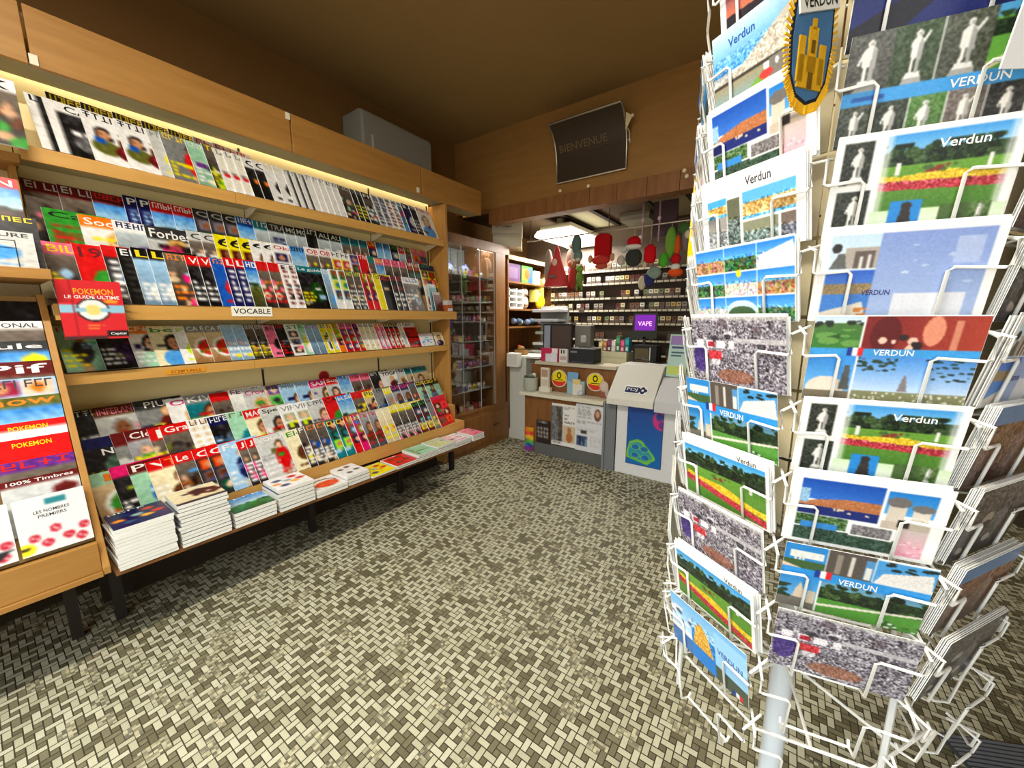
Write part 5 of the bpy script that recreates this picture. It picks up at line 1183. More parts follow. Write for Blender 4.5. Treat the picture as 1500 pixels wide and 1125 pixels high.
# ------------------------------------------------------------------ behind the counter
def build_backshop():
    # open shelf unit along the side wall
    r = empty('side_shelf_unit', (-3.0, 4.4, 0)); inv = Matrix.Translation((3.0, -4.4, 0))
    tag(r, 'brown open shelf unit along the wall behind the white column', 'shelf unit')

    def part(name, m, mat):
        m.v = [tuple(inv @ Vector(p)) for p in m.v]; return obj(name, m, mat, r)
    for y in (3.865, 4.95):
        m = MB(); m.box(-3.27, -2.80, y, y + .02, 0, 2.25); part('side', m, CABW)
    m = MB(); m.box(-3.275, -3.26, 3.87, 4.97, 0, 2.25); part('back', m, CABW)
    for z in (1.40, 1.62, 1.95, 2.23):
        m = MB(); m.box(-3.26, -2.80, 3.886, 4.95, z - .02, z, h(150, 110, 60)); part('shelf', m, CABW)
    m = MB(); m.box(-3.26, -2.81, 3.886, 4.95, 0, 1.05, h(196, 190, 170)); part('lower_door', m, MATTE)
    m = MB(); m.box(-2.80, -2.79, 3.87, 4.97, 2.2, 2.25, h(206, 180, 130)); part('light_edge', m, MATTE)

    def thing(name, m, mat, loc, lab, cat, rz=0, sm=0, group=None): return tag(obj(name, m, mat, None, loc, (0, 0, rz), smooth=sm), lab, cat, group)
    def bookface(c, c2, w, hh):
        m = MB(); m.box(-.008, .008, -w / 2, w / 2, 0, hh, c); m.box(.008, .0085, -w * .4, w * .3, hh * .2, hh * .8, c2); return m
    thing('picture_book', bookface(h(96, 70, 110), h(120, 96, 130), .28, .22), PRINT, (-2.86, 4.07, 1.9505), 'purple book face out on the side shelf unit', 'book')
    m = bookface(h(90, 170, 70), h(226, 120, 50), .26, .22); m.box(.0087, .009, .02, .12, .0, .2, h(60, 100, 170)); m.ell((.009, 0, .12), (.004, .06, .06), h(226, 90, 40))
    thing('picture_book', m, PRINT, (-2.86, 4.37, 1.9505), 'green and orange book face out on the side shelf unit', 'book')
    thing('picture_book', bookface(h(230, 228, 218), h(140, 160, 140), .16, .18), PRINT, (-2.86, 4.61, 1.9505), 'small white book face out on the side shelf unit', 'book')
    m = MB(); m.ell((0, 0, .05), (.04, .05, .05), h(206, 176, 130)); m.box(-.03, .03, .05, .12, 0, .12, h(196, 190, 180)); m.box(-.03, .03, -.13, -.07, 0, .09, h(180, 120, 70)); thing('ornament', m, MATTE, (-2.88, 4.82, 1.9505), 'tan ornament at the far end of the side shelf unit', 'ornament', sm=50)
    m = MB()
    for z in (0, .07, .14, .21): m.box(-.08, .08, -.16, .16, z, z + .022, WHITE)
    for y in (-.16, 0, .145): m.box(-.08, .08, y, y + .015, 0, .25, WHITE)
    thing('letter_rack', m, MATTE, (-2.9, 4.08, 1.6205), 'white letter rack on the side shelf unit', 'rack')
    # spotted giraffe-like and yellow soft toys on top of the middle shelf
    m = MB(); m.ell((0, 0, .09), (.06, .08, .1), h(206, 190, 160)); m.ell((0, .01, .24), (.05, .06, .07), h(214, 200, 172))
    for i in range(14):
        a = i * 2.4; m.ell((.052 * math.cos(a) * .9, .07 * math.sin(a), .05 + (i % 5) * .05), (.016, .018, .016), h(110, 84, 66), 6, 5)
    m.ell((0, -.05, .3), (.012, .014, .03), h(150, 120, 90)); m.ell((0, .05, .3), (.012, .014, .03), h(150, 120, 90))
    m.v = [(a * .85, b * .85, c * .85) for a, b, c in m.v]
    thing('plush_toy', m, PLUSH, (-2.89, 4.36, 1.632), 'spotted beige soft toy beside the letter rack', 'toy', sm=60)
    m = MB(); m.box(-.05, .05, -.09, .09, 0, .16, h(222, 216, 110)); m.box(-.045, .055, .04, .12, .05, .2, h(226, 186, 80)); m.ell((.03, .06, .0), (.05, .1, .1), h(232, 216, 30)); m.ell((.05, .02, .14), (.012, .012, .012), BLACK); m.ell((.05, .1, .16), (.012, .012, .012), BLACK)
    thing('yellow_plush', m, PLUSH, (-2.87, 4.62, 1.722), 'yellow soft toy bundle on the side shelf unit', 'toy', sm=60)
    m = MB()
    for i in range(9): m.ell((.03 * math.sin(i * 1.7), -.3 + i * .075, .035 + .01 * math.cos(i)), (.045, .045, .04), [h(120, 130, 160), h(76, 96, 120), h(190, 196, 196), h(60, 84, 90)][i % 4], 8, 6)
    thing('keyring_garland', m, PLUSH, (-2.88, 4.40, 1.422), 'string of blue-grey woolly bobbles on the lower side shelf', 'toy', sm=60)
    m = MB(); m.ell((0, 0, .055), (.05, .055, .055), h(226, 226, 226)); m.ell((.035, -.02, .06), (.02, .024, .024), BLACK); m.ell((0, .03, .1), (.03, .02, .02), BLACK)
    thing('ball', m, PLUSH, (-2.86, 4.86, 1.402), 'black and white ball on the lower side shelf', 'ball', sm=60)
    # tobacco gondola on the far wall
    r = empty('tobacco_shelves', (-1.3, 4.98, 0)); tag(r, 'dark tobacco shelving with price strips along the far wall', 'shelving')
    m = MB(); m.box(-1.45, 1.3, .02, .04, .9, 2.48, h(108, 96, 84)); m.box(-1.45, 1.3, -.3, .02, 0, .9, h(120, 110, 96)); obj('back_panel', m, MATTE, r)
    rows = (1.06, 1.235, 1.44, 1.605, 1.76, 1.94, 2.10)
    rr = random.Random(11)
    cols = dict(cream=h(216, 206, 170), white=h(222, 220, 210), brown=h(116, 84, 62), grey=h(150, 144, 136), gold=h(190, 160, 90), maroon=h(96, 50, 46), green=h(120, 136, 96))
    pk = {}
    for c, v in cols.items():
        m = MB(); m.box(-.027, .027, -.011, .011, 0, .086, tuple(x * .7 for x in v)); m.box(-.026, .026, -.0116, -.011, .04, .084, v); m.box(-.024, .024, -.0116, -.011, .004, .036, h(90, 76, 66)); m.box(-.014, .014, -.0122, -.0116, .055, .07, tuple(x * .5 for x in v))
        pk[c] = m.mesh('cigarette_pack', [PRINT])
    total = 0
    for k, z in enumerate(rows):
        m = MB(); m.box(-1.45, 1.3, -.17, .02, z - .014, z, h(58, 52, 46)); s = obj('shelf', m, MATTE, r)
        m = MB(); m.box(-1.45, 1.3, -.175, -.17, z - .026, z + .006, h(70, 62, 56))
        x = -1.44
        while x < 1.25:
            w = rr.choice([.05, .06, .07])
            if rr.random() < .9: m.box(x, x + w, -.1765, -.175, z - .02, z + .002, h(196, 190, 166))
            x += w + .012
        obj('price_strip', m, PRINT, s)
        x = -1.42
        while x < .42:
            if rr.random() < (.86 if k not in (0, 1) else .5):
                c = rr.choice(['cream', 'cream', 'white', 'brown', 'grey', 'gold', 'maroon', 'brown', 'green'])
                o = link('cigarette_pack', pk[c], None, (-1.3 + x, 4.98 - .145, z + .0005), (0, 0, rr.uniform(-.06, .06)))
                tag(o, f'{c} pack in the {ORD[len(rows) - 1 - k]} tobacco row from the top', 'cigarette pack', f'{c} packs in the {ORD[len(rows) - 1 - k]} tobacco row')
                total += 1
            x += rr.uniform(.058, .068) if rr.random() < .85 else .11
    for i, (x, c, nm) in enumerate(((-2.6, h(120, 120, 90), 'olive'), (-1.95, h(70, 80, 110), 'blue-grey'), (-1.62, h(200, 190, 120), 'straw'), (-1.2, h(110, 90, 70), 'brown'))):
        m = MB(); m.box(-.13, .13, -.09, .09, 0, .15, c); m.box(-.1, .1, -.0906, -.09, .03, .07, tuple(min(1, v * 1.5) for v in c))
        thing('carton', m, MATTE, (x, 4.85, 2.305 if False else 2.1005 + .0), f'{nm} carton on the top tobacco shelf', 'carton') if False else None
    # lit ceiling lamp
    r = empty('ceiling_lamp', (-2.30, 4.5, 2.44)); tag(r, 'lit white fluorescent ceiling lamp behind the counter', 'ceiling lamp')
    m = MB(); m.prism([(-.27, 0.02), (-.24, 0), (.24, 0), (.27, .02), (.22, .075), (-.22, .075)], 'y', -.42, .42); obj('diffuser', m, DIFF, r)
    m = MB(); m.box(-.2, .2, -.40, .40, .0755, .13, h(150, 140, 112)); m.box(-.03, .03, -.3, -.24, .13, .215, h(190, 180, 150)); m.box(-.275, .275, .422, .445, -.005, .09, h(200, 196, 176)); obj('housing', m, MATTE, r)
    r = empty('unlit_ceiling_lamp', (-1.5, 4.7, 2.575)); tag(r, 'unlit grey ceiling lamp behind the hanging soft toys', 'ceiling lamp')
    m = MB(); m.box(-.16, .16, -.25, .25, 0, .05, h(150, 148, 132)); obj('diffuser', m, MATTE, r)
    m = MB(); m.box(-.17, .17, -.26, .26, .05, .084, h(120, 116, 100)); obj('housing', m, MATTE, r)
    # toys hanging from a bar under the lower ceiling
    bar = MB(); bar.tube([(-2.6, 0, 0), (-.6, 0, 0)], .008, h(190, 180, 160), 8)
    for x in (-2.55, -1.6, -.65): bar.tube([(x, 0, 0), (x, 0, .27)], .005, h(120, 110, 96))
    tag(obj('hanging_rail', bar, METAL, None, (0, 3.98, 2.388)), 'thin metal rail hanging under the low ceiling with toys on it', 'rail')

    def hang(name, x, z, build, lab, y=3.98, top=None, mat=PLUSH, sm=60):
        r = empty(name, (x, y, z)); tag(r, lab, 'hanging toy')
        m, t = build(); obj('toy_body', m, mat, r, smooth=sm)
        s = MB(); s.tube([(0, 0, t - .01), (.004, 0, (t + 2.378 - z) / 2), (0, 0, 2.378 - z)], .0022, h(190, 176, 140)); obj('string', s, MATTE, r)

    def tower():
        m = MB(); m.lathe([(.15, 0), (.155, .02), (.10, .17), (.06, .28), (.03, .40), (.012, .44)], h(200, 60, 60), 14, sx=1, sy=.6); m.ell((-.12, .03, .2), (.05, .05, .22), h(150, 144, 130)); m.ell((.0, -.09, .1), (.05, .02, .02), h(120, 100, 90)); m.ell((0, -.05, .26), (.03, .02, .04), h(230, 200, 196)); return m, .44
    hang('hanging_plush_cone', -2.2, 1.86, tower, 'tall red cone-shaped toy in clear wrap hanging over the counter', mat=MATTE)

    def brown():
        m = MB(); m.ell((0, 0, .2), (.09, .07, .13), h(104, 84, 74)); m.ell((.02, -.02, .05), (.08, .06, .09), h(96, 90, 120)); m.ell((0, -.01, .34), (.06, .05, .05), h(92, 76, 66)); m.box(-.06, -.03, -.02, .02, .34, .4, h(92, 76, 66)); m.box(.03, .06, -.02, .02, .34, .4, h(92, 76, 66)); return m, .4
    hang('hanging_plush_bear', -2.13, 2.0, brown, 'brown eared soft toy hanging behind the red cone toy', 4.26)

    def greybag():
        m = MB(); m.ell((0, 0, .18), (.055, .04, .1), h(92, 116, 110)); m.ell((.02, 0, .06), (.05, .04, .06), h(110, 136, 126)); m.ell((-.045, -.01, .06), (.012, .012, .09), h(226, 226, 220)); m.ell((.03, -.02, .02), (.03, .03, .02), h(206, 206, 190)); return m, .28
    hang('hanging_plush_rabbit', -1.9, 2.09, greybag, 'grey-green soft toy hanging in front of the lit lamp', 3.86)

    def redchair():
        m = MB(); m.box(-.085, .085, -.02, .04, .09, .30, h(180, 24, 28)); m.ell((0, 0, .30), (.086, .03, .03), h(180, 24, 28)); m.ell((0, -.03, .06), (.1, .06, .05), h(196, 60, 56)); m.ell((-.12, -.03, .08), (.025, .025, .04), h(206, 150, 110)); m.ell((.12, -.03, .08), (.025, .025, .04), h(206, 150, 110)); m.ell((0, -.02, .0), (.07, .04, .03), h(190, 90, 70)); return m, .33
    hang('hanging_plush_armchair', -1.66, 2.04, redchair, 'red armchair-shaped soft toy hanging over the counter')

    def santa():
        m = MB(); m.ell((0, 0, .2), (.075, .06, .055), h(190, 22, 30)); m.ell((.06, 0, .235), (.022, .022, .022), WHITE); m.ell((0, -.01, .15), (.085, .06, .03), h(226, 224, 216)); m.ell((0, 0, .05), (.085, .06, .09), h(60, 62, 60)); m.ell((-.12, -.02, .03), (.04, .04, .05), h(200, 190, 180)); m.ell((-.09, -.03, .13), (.03, .03, .03), h(196, 204, 206)); return m, .25
    hang('hanging_plush_santa', -1.33, 2.05, santa, 'dark soft toy in a red and white bobble hat')

    def stocking():
        m = MB(); m.lathe([(.05, .02), (.06, .06), (.055, .16), (.02, .19)], h(206, 24, 34), 12, sy=.6); m.ell((-.04, -.02, .0), (.022, .02, .03), h(214, 180, 160)); m.ell((.05, 0, -.08), (.07, .04, .06), h(130, 150, 140)); m.ell((.0, .01, -.14), (.06, .04, .07), h(50, 56, 106)); m.ell((-.06, 0, -.17), (.04, .03, .07), h(196, 190, 166)); return m, .19
    hang('hanging_plush_elf', -1.17, 2.02, stocking, 'red pointed soft toy with a blue and grey base')

    def parrot():
        m = MB(); m.ell((0, 0, .14), (.05, .04, .14), h(110, 160, 60)); m.ell((.06, 0, .1), (.03, .03, .1), h(206, 90, 40)); m.ell((-.05, -.02, -.02), (.045, .04, .07), h(80, 170, 50)); m.ell((.06, -.02, -.02), (.045, .04, .05), h(190, 30, 36)); m.ell((.06, -.02, -.09), (.045, .04, .03), h(226, 226, 220)); m.ell((.06, 0, -.14), (.07, .05, .04), h(226, 90, 40)); return m, .28
    hang('hanging_plush_bird', -.98, 2.07, parrot, 'green and orange soft toy hanging beside the postcard stand')

    def frog():
        m = MB(); m.ell((0, 0, .1), (.04, .035, .09), h(110, 150, 70)); m.ell((0, -.01, .2), (.045, .04, .035), h(120, 160, 76)); m.ell((-.022, -.02, .235), (.014, .014, .014), h(214, 214, 190)); m.ell((.022, -.02, .235), (.014, .014, .014), h(214, 214, 190)); m.ell((-.03, -.01, .0), (.016, .016, .04), h(100, 140, 64)); m.ell((.03, -.01, .0), (.016, .016, .04), h(100, 140, 64)); return m, .24
    hang('hanging_plush_frog', -1.93, 1.84, frog, 'green long-legged soft toy hanging low beside the red cone toy', 4.02)

    def dragon():
        m = MB(); m.ell((0, 0, .12), (.06, .05, .13), h(150, 60, 52)); m.ell((0, -.01, .27), (.07, .05, .05), h(150, 104, 76)); m.ell((-.05, 0, .02), (.025, .025, .07), h(140, 50, 46)); m.ell((.05, 0, .02), (.025, .025, .07), h(140, 50, 46)); return m, .31
    hang('hanging_plush_dragon', -2.06, 1.84, dragon, 'dull red and tan soft toy hanging right behind the green long-legged one', 4.12)

    def greyl():
        m = MB(); m.ell((0, 0, .14), (.035, .03, .12), h(120, 110, 114)); m.ell((-.02, 0, .22), (.06, .04, .05), h(70, 104, 60)); m.ell((.02, -.02, .16), (.03, .03, .04), h(214, 206, 176)); return m, .27
    hang('hanging_plush_sprout', -.85, 2.1, greyl, 'grey soft toy with a green top nearest the postcard stand')
    for i, x in enumerate((-1.20, -1.05)):
        m = MB(); m.tube([(0, 0, 0), (.003, 0, -.2), (0, 0, -.4)], .007, h(160, 130, 140)); m.ell((0, 0, .01), (.02, .02, .025), h(190, 180, 190), 8, 6); m.ell((0, 0, -.2), (.016, .014, .02), h(200, 170, 180), 8, 6)
        tag(obj('hanging_bead_string', m, MATTE, None, (x, 3.8, 2.60)), ['pinkish bead string hanging over the red pointed toy', 'pinkish bead string hanging over the green and orange toy'][i], 'bead string')
    m = MB(); m.box(-.11, .11, -.02, .02, -.32, 0, h(80, 60, 66)); tag(obj('hanging_board', m, MATTE, None, (-1.08, 4.12, 2.627)), 'dark plum board hanging from the low ceiling', 'board')


# ------------------------------------------------------------------ revolving postcard stand
AX, AY = .055, .822
TH0 = math.radians(101.7)
ROWS = [1.99 - .0975 * k for k in range(12)]
TILT = math.radians(11)


def face_frame(j):
    """j: 0 front face, 1 the next towards the counter, -1 the next towards the street. Returns outward normal and reader's right"""
    t = TH0 - j * PI / 4
    d = Vector((-math.sin(t), math.cos(t), 0)); n = Vector((-d.y, d.x, 0))
    if j in (0, 1, -1, 2):
        pass
    if n.dot(Vector((-math.sin(TH0 - PI / 2), math.cos(TH0 - PI / 2), 0))) is None: pass
    return n, -d


def build_rack():
    root = empty('postcard_stand', (AX, AY, 0))
    tag(root, 'white wire revolving postcard stand in the foreground', 'postcard stand')
    WW = h(232, 232, 226)
    m = MB(); m.lathe([(.019, .03), (.019, 2.12)], h(206, 214, 220), 20); obj('pole', m, WIRE, root, smooth=40)
    m = MB()
    for i in range(4):
        a = i * PI / 2 + .4; m.tube([(0, 0, .06), (.26 * math.cos(a), .26 * math.sin(a), .05), (.33 * math.cos(a), .33 * math.sin(a), .012)], .012, WW, 8)
    obj('foot', m, WIRE, root)
    nrm = [face_frame(j)[0] for j in range(8)]
    # make sure the normal of face 0 looks at the shop door side
    for z, rr_ in ((.86, .185), (1.0, .185), (2.05, .185)):
        m = MB(); pts = [Vector((math.cos(a), math.sin(a), 0)) * rr_ + Vector((0, 0, z)) for a in [math.atan2(n.y, n.x) + PI / 8 for n in nrm]]
        m.tube(pts, .0026, WW, 6, closed=True); obj('ring', m, WIRE, root)
    for z in (.86, 2.05):
        for n in nrm[:4]:
            m = MB(); m.tube([(-n.x * .172, -n.y * .172, z), (n.x * .172, n.y * .172, z)], .0026, WW); obj('spoke', m, WIRE, root)
    for j, n in enumerate(nrm):
        a = math.atan2(n.y, n.x) + PI / 8
        if j % 2: pass
        x, y = math.cos(a) * .1965, math.sin(a) * .1965
        m = MB(); m.tube([(x, y, .80), (x, y, 2.08)], .0042, h(200, 202, 200), 8)
        if j % 2 == 0: obj('upright_rod', m, WIRE, root, smooth=40)
        u = face_frame(j)[1]
        m = MB()
        for k in range(8):
            z = ROWS[k]
            o = n * .178
            m.add([o - u * .0725 + Vector((0, 0, z - .096)), o + u * .0725 + Vector((0, 0, z - .096)), o + u * .0725 + Vector((0, 0, z - .003)), o - u * .0725 + Vector((0, 0, z - .003)),
                   o * .985 - u * .0715 + Vector((0, 0, z - .096)), o * .985 + u * .0715 + Vector((0, 0, z - .096)), o * .985 + u * .0715 + Vector((0, 0, z - .003)), o * .985 - u * .0715 + Vector((0, 0, z - .003))],
                  [(0, 1, 2, 3), (7, 6, 5, 4), (0, 4, 5, 1), (3, 2, 6, 7), (0, 3, 7, 4), (1, 5, 6, 2)], h(206, 194, 160))
        obj('backing_plate', m, MATTE, root)
    tn = math.tan(TILT)
    for j in range(8):
        n, u = face_frame(j)
        for k, z in enumerate(ROWS):
            if j in (3, 4, 5, 6) and k < 9: continue
            def P(uu, o, v): return u * uu + n * o + Vector((0, 0, z + v))
            F = .2245
            def f(v): return F + v * tn
            m = MB()
            m.tube([P(-.083, .184, -.012), P(-.083, f(-.02), -.022), P(-.083, f(-.046), -.046), P(-.079, f(-.048), -.048), P(-.05, f(-.046), -.046), P(-.046, f(-.05), -.050), P(-.046, f(-.112), -.112), P(-.046, .186, -.116), P(-.046, .181, -.108)], .0019, WW, 6)
            m.tube([P(.083, .184, -.012), P(.083, f(-.02), -.022), P(.083, f(-.046), -.046), P(.079, f(-.048), -.048), P(.040, f(-.046), -.046), P(.036, f(-.05), -.050), P(.036, f(-.112), -.112), P(.036, .186, -.116), P(.036, .181, -.108)], .0019, WW, 6)
            m.tube([P(-.046, .186, -.116), P(.036, .186, -.116)], .0019, WW, 6)
            obj('wire_pocket', m, WIRE, root, smooth=60)
    # cards: (face, row) -> picture, number of cards behind
    front = {1: 'night', 2: 'statues', 3: 'garden', 4: 'sky', 5: 'hall', 6: 'garden', 7: 'towers', 8: 'park', 9: 'ruins'}
    nb0 = {1: 2, 2: 0, 3: 2, 4: 5, 5: 1, 6: 4, 7: 5, 8: 0, 9: 0}
    side = {0: 'sunset', 1: 'rocks', 2: 'towers', 3: 'views', 4: 'bridges', 5: 'ruins', 6: 'park', 7: 'wide', 8: 'ruins', 9: 'wide', 10: 'crest'}
    nb1 = {0: 2, 1: 2, 2: 3, 3: 6, 4: 3, 5: 4, 6: 1, 7: 7, 8: 2, 9: 7, 10: 0}
    street = {2: 'blank', 3: 'brown', 4: 'mono', 5: 'sky', 6: 'brown', 7: 'mono', 8: 'brown', 9: 'mono'}
    nb2 = {2: 6, 3: 3, 4: 5, 5: 6, 6: 7, 7: 6, 8: 7, 9: 5}
    far = {1: 'park', 2: 'towers', 3: 'views', 4: 'rocks', 5: 'park', 6: 'crest', 7: 'wide', 8: 'park', 9: 'towers'}
    nb3 = {1: 7, 2: 6, 3: 6, 4: 5, 5: 5, 6: 4, 7: 5, 8: 4, 9: 3}
    DS = dict(night='river at night', statues='white statues and a blue band', garden='statues around a flower garden', sky='a wide pale sky', hall='a red vaulted hall', towers='river and round towers', park='park and small flag',
              ruins='grey ruined walls', sunset='a purple sunset', rocks='a river town under pale sky', views='white-framed town views', bridges='nine small views', wide='a long flower bed', crest='a golden gate on blue', blank='a blank white sheet', mono='a dark grey monument', brown='a brown street scene')
    fn = {0: 'front face', 1: 'counter-side face', -1: 'street-side face', 2: 'edge-on far face'}
    plain = MB(); plain.box(-CW / 2, CW / 2, 0, .0007, 0, CH, h(244, 243, 238)); plain = plain.mesh('postcard', [PRINT])
    rr = random.Random(9)
    for j, cards, nb in ((0, front, nb0), (1, side, nb1), (-1, street, nb2), (2, far, nb3)):
        n, u = face_frame(j)
        ang = math.atan2(u.y, u.x)
        for k, kind in cards.items():
            z = ROWS[k]
            rowname = f'{ORD[k]} pocket down, {fn[j]}'
            for b in range(nb[k] + 1):
                jit = 0 if b == 0 else rr.uniform(-.0025, .0025)
                zz = z - CH * math.cos(TILT) + (0 if b == 0 else rr.uniform(-.001, .004))
                off = .2205 - CH * math.sin(TILT) - b * .0016 + (zz - (z - CH * math.cos(TILT))) * math.tan(TILT)
                loc = Vector((AX, AY, zz)) + n * off + u * jit
                o = link('postcard', card_mesh(kind) if b == 0 else plain, None, loc, (TILT, 0, ang + (0 if b == 0 else rr.uniform(-.003, .003))))
                if b == 0: tag(o, f'postcard of {DS[kind]}, {rowname}', 'postcard', 'postcards in the wire pockets')
                else: tag(o, f'spare postcard behind {DS[kind]}, {rowname}', 'postcard', f'spare cards behind {DS[kind]}, {rowname}')
    # pennant hung between two faces
    t = TH0 - PI / 8; n = (face_frame(0)[0] + face_frame(1)[0]).normalized(); u = (face_frame(0)[1] + face_frame(1)[1]).normalized()
    r = empty('town_pennant', (AX + n.x * .275 - .012, AY + n.y * .275, 1.724), (0, 0, math.atan2(u.y, u.x) + 1.1)); r.scale = (.85, 1, 1)
    tag(r, 'small blue pennant with a golden castle and yellow fringe on the postcard stand', 'pennant')
    def shield(k, kz=1.0):
        pts = [(-.03, .115), (.03, .115), (.034, .06), (.03, .025), (.018, .006), (0, 0), (-.018, .006), (-.03, .025), (-.034, .06)]
        return [(x * k, (z - .05) * kz + .05) for x, z in pts]
    m = MB(); m.prism(shield(1.0), 'y', 0, .002, h(40, 40, 44)); m.prism(shield(.9, .93), 'y', -.0006, 0, h(70, 110, 150)); obj('field', m, PLUSH, r)
    m = MB(); pts = shield(1.0)[1:] + [shield(1.0)[0]]
    rr = random.Random(2)
    for a, b in zip(pts[:-1], pts[1:]):
        for i in range(9):
            t_ = i / 9; x, z = a[0] + (b[0] - a[0]) * t_, a[1] + (b[1] - a[1]) * t_
            if z > .11: continue
            d = Vector((x, 0, z - .055)).normalized() * .009
            m.tube([(x, .001, z), (x + d.x, .001 + rr.uniform(-.001, .001), z + d.z)], .0014, h(232, 178, 40), 4)
    obj('fringe', m, PLUSH, r)
    m = MB(); g = h(206, 156, 30)
    for x0, x1, z0, z1 in ((-.02, .02, .015, .045), (-.022, -.012, .02, .062), (.012, .022, .02, .058), (-.007, .007, .03, .072), (-.003, .003, .07, .08)): m.box(x0, x1, -.002, -.0006, z0, z1, g)
    m.box(-.004, .004, -.0024, -.002, .015, .03, h(110, 80, 20)); m.box(-.003, .003, -.0024, -.002, .048, .06, h(110, 80, 20)); obj('castle', m, PLUSH, r)
    m = MB(); M = Matrix.Rotation(math.radians(-14), 4, 'Y')
    m.box(-.032, .032, -.003, -.001, -.009, .009, h(226, 224, 214)); m.text('VERDUN', (0, -.0034, -.0055), (1, 0, 0), (0, 0, 1), BLACK, w=.054, hgt=.011)
    m.v = [tuple(M @ Vector(p) + Vector((.002, 0, .096))) for p in m.v]; obj('name_band', m, PRINT, r)
    m = MB(); m.tube([(-.03, .001, .115), (-.01, .02, .17), (0, .09, .21)], .0012, h(230, 190, 60)); m.tube([(.03, .001, .115), (.012, .02, .17), (0, .09, .21)], .0012, h(230, 190, 60)); obj('cord', m, PLUSH, r)
    # yellow ribbon on the counter side
    n, u = face_frame(2); n1, u1 = face_frame(1)
    p = Vector((AX, AY, 0)) + n1 * .212 - u1 * .094
    p = p * 1.32
    m = MB(); m.prism([(-.008, 0), (.008, .003), (.006, .16), (-.004, .16)], 'y', -.001, .001, h(240, 186, 30)); m.tube([(0, 0, .16), (.0, .0, .26)], .0012, h(230, 190, 60))
    tag(obj('hanging_ribbon', m, PLUSH, None, (p.x, p.y, 1.615), (0, 0, math.atan2(u1.y, u1.x))), 'long yellow ribbon hanging at the edge of the postcard stand', 'ribbon')
    # clear sleeve sticking out at the street side
    n, u = face_frame(-1)
    m = MB(); m.box(-.075, .075, 0, .0015, 0, .16, h(226, 226, 226))
    n = (face_frame(0)[0] + n).normalized(); u = (face_frame(0)[1] + u).normalized()
    c = Vector((AX, AY, 1.722)) + n * .25
    tag(obj('card_sleeve', m, PRINT, None, c, (TILT, 0, math.atan2(u.y, u.x))), 'blank white sheet sticking out over the statues card on the postcard stand', 'card sleeve')


def build_mat():
    m = MB(); m.box(-.28, .28, -.2, .2, 0, .012, h(70, 72, 74))
    for i in range(26): m.box(-.275, .275, -.196 + i * .0152, -.189 + i * .0152, .012, .018, h(110, 112, 116))
    tag(obj('door_mat', m, MATTE, None, (.93, 1.80, .001), (0, 0, .45)), 'dark ribbed rubber mat on the floor beyond the postcard stand', 'mat')


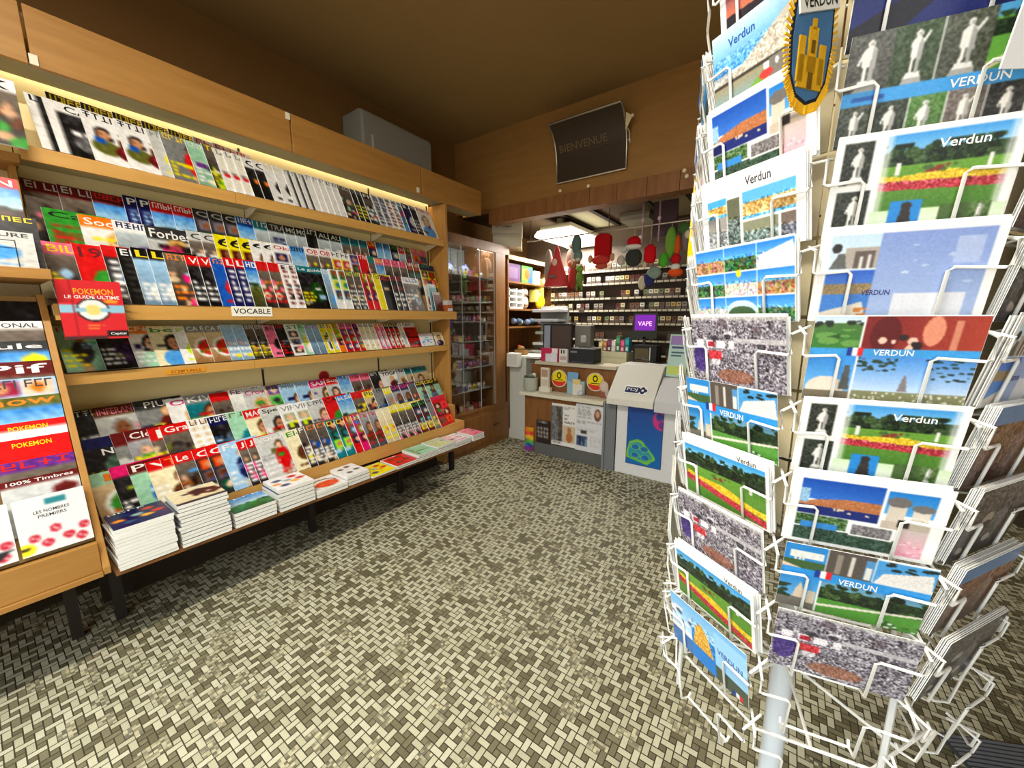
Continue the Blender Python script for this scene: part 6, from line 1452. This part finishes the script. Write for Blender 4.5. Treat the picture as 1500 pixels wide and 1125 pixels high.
# ------------------------------------------------------------------ light and camera
def build_lights():
    w = bpy.data.worlds.new('sky'); sc.world = w; w.use_nodes = True
    N = w.node_tree.nodes; L = w.node_tree.links; bg = N['Background']
    tc = N.new('ShaderNodeTexCoord'); sx = N.new('ShaderNodeSeparateXYZ'); cr = N.new('ShaderNodeValToRGB')
    cr.color_ramp.elements[0].position = .0; cr.color_ramp.elements[0].color = (.32, .31, .29, 1); cr.color_ramp.elements[1].position = .6; cr.color_ramp.elements[1].color = (.82, .92, 1.0, 1)
    L.new(tc.outputs['Generated'], sx.inputs[0]); L.new(sx.outputs['Z'], cr.inputs['Fac']); L.new(cr.outputs['Color'], bg.inputs['Color'])
    bg.inputs['Strength'].default_value = SKY_S

    def area(name, loc, size, power, col, rot, portal=False):
        l = bpy.data.lights.new(name, 'AREA'); l.shape = 'RECTANGLE'; l.size, l.size_y = size; l.energy = power; l.color = col
        if portal: l.cycles.is_portal = True
        o = bpy.data.objects.new(name, l); COL.objects.link(o); o.location = loc; o.rotation_euler = rot; return o
    area('window_portal', (-.32, YF - .06, 1.575), (4.15, 2.65), 1, (1, 1, 1), (PI / 2, 0, 0), True)
    # strip light above the slot at the back of the canopy
    area('canopy_strip_light', (-2.812, 1.1, 2.585), (.03, 4.0), CANOPY_W, (1, .84, .56), (0, 0, 0))
    # two ceiling battens over the shop floor (above the picture)
    for y in (-.35,):
        r = empty('ceiling_batten', (-.75, y, ZC - .09)); tag(r, 'white ceiling batten lamp above the shop floor', 'ceiling lamp')
        m = MB(); m.box(-.05, .05, -.6, .6, .03, .09, h(226, 224, 214)); obj('housing', m, MATTE, r)
        m = MB(); m.tube([(0, -.58, .014), (0, .58, .014)], .014, WHITE, 10); obj('tube', m, TUBE, r)
        area('batten_light', (-.75, y, ZC - .105), (.1, 1.2), BATTEN_W, (1, .93, .80), (0, 0, 0))
    area('cabinet_fill_light', (-2.86, 3.18, 2.285), (.03, .8), 5, (.92, .96, 1.0), (0, math.radians(25), 0))  # added fill light to brighten the souvenirs; the cabinet has no known lamp
    area('lamp_light', (-2.30, 4.5, 2.42), (.5, .8), LAMP_W, (1, .96, .88), (0, 0, 0))


def build_camera():
    cam = bpy.data.cameras.new('camera'); o = bpy.data.objects.new('camera', cam); COL.objects.link(o)
    cam.sensor_width = 36; cam.lens = 565 / 1500 * 36; cam.clip_start = .02; cam.clip_end = 60
    o.location = (0, 0, 1.5)
    pitch = math.atan(96 / 565); yaw = math.atan(406 / math.hypot(565, 96))
    o.rotation_euler = (PI / 2 - pitch, 0, yaw)
    sc.camera = o


SKY_S, CANOPY_W, BATTEN_W, LAMP_W, EXPO = 4.9, 6, 118, 46, 0.0
build_room(); build_shelving(); build_magazines(); build_piles(); build_near_unit(); build_fittings(); build_cabinet(); build_counter(); build_backshop(); build_rack(); build_mat()
build_lights(); build_camera()
sc.view_settings.view_transform = 'Standard'
sc.view_settings.look = 'None'
sc.view_settings.gamma = 1.0
sc.view_settings.use_curve_mapping = False
sc.view_settings.exposure = EXPO
try:
    sc.cycles.use_denoising = True
    sc.cycles.max_bounces = 8; sc.cycles.diffuse_bounces = 4; sc.cycles.glossy_bounces = 3; sc.cycles.transparent_max_bounces = 12
    sc.cycles.caustics_reflective = False; sc.cycles.caustics_refractive = False
    sc.cycles.sample_clamp_indirect = 6
except Exception:
    pass
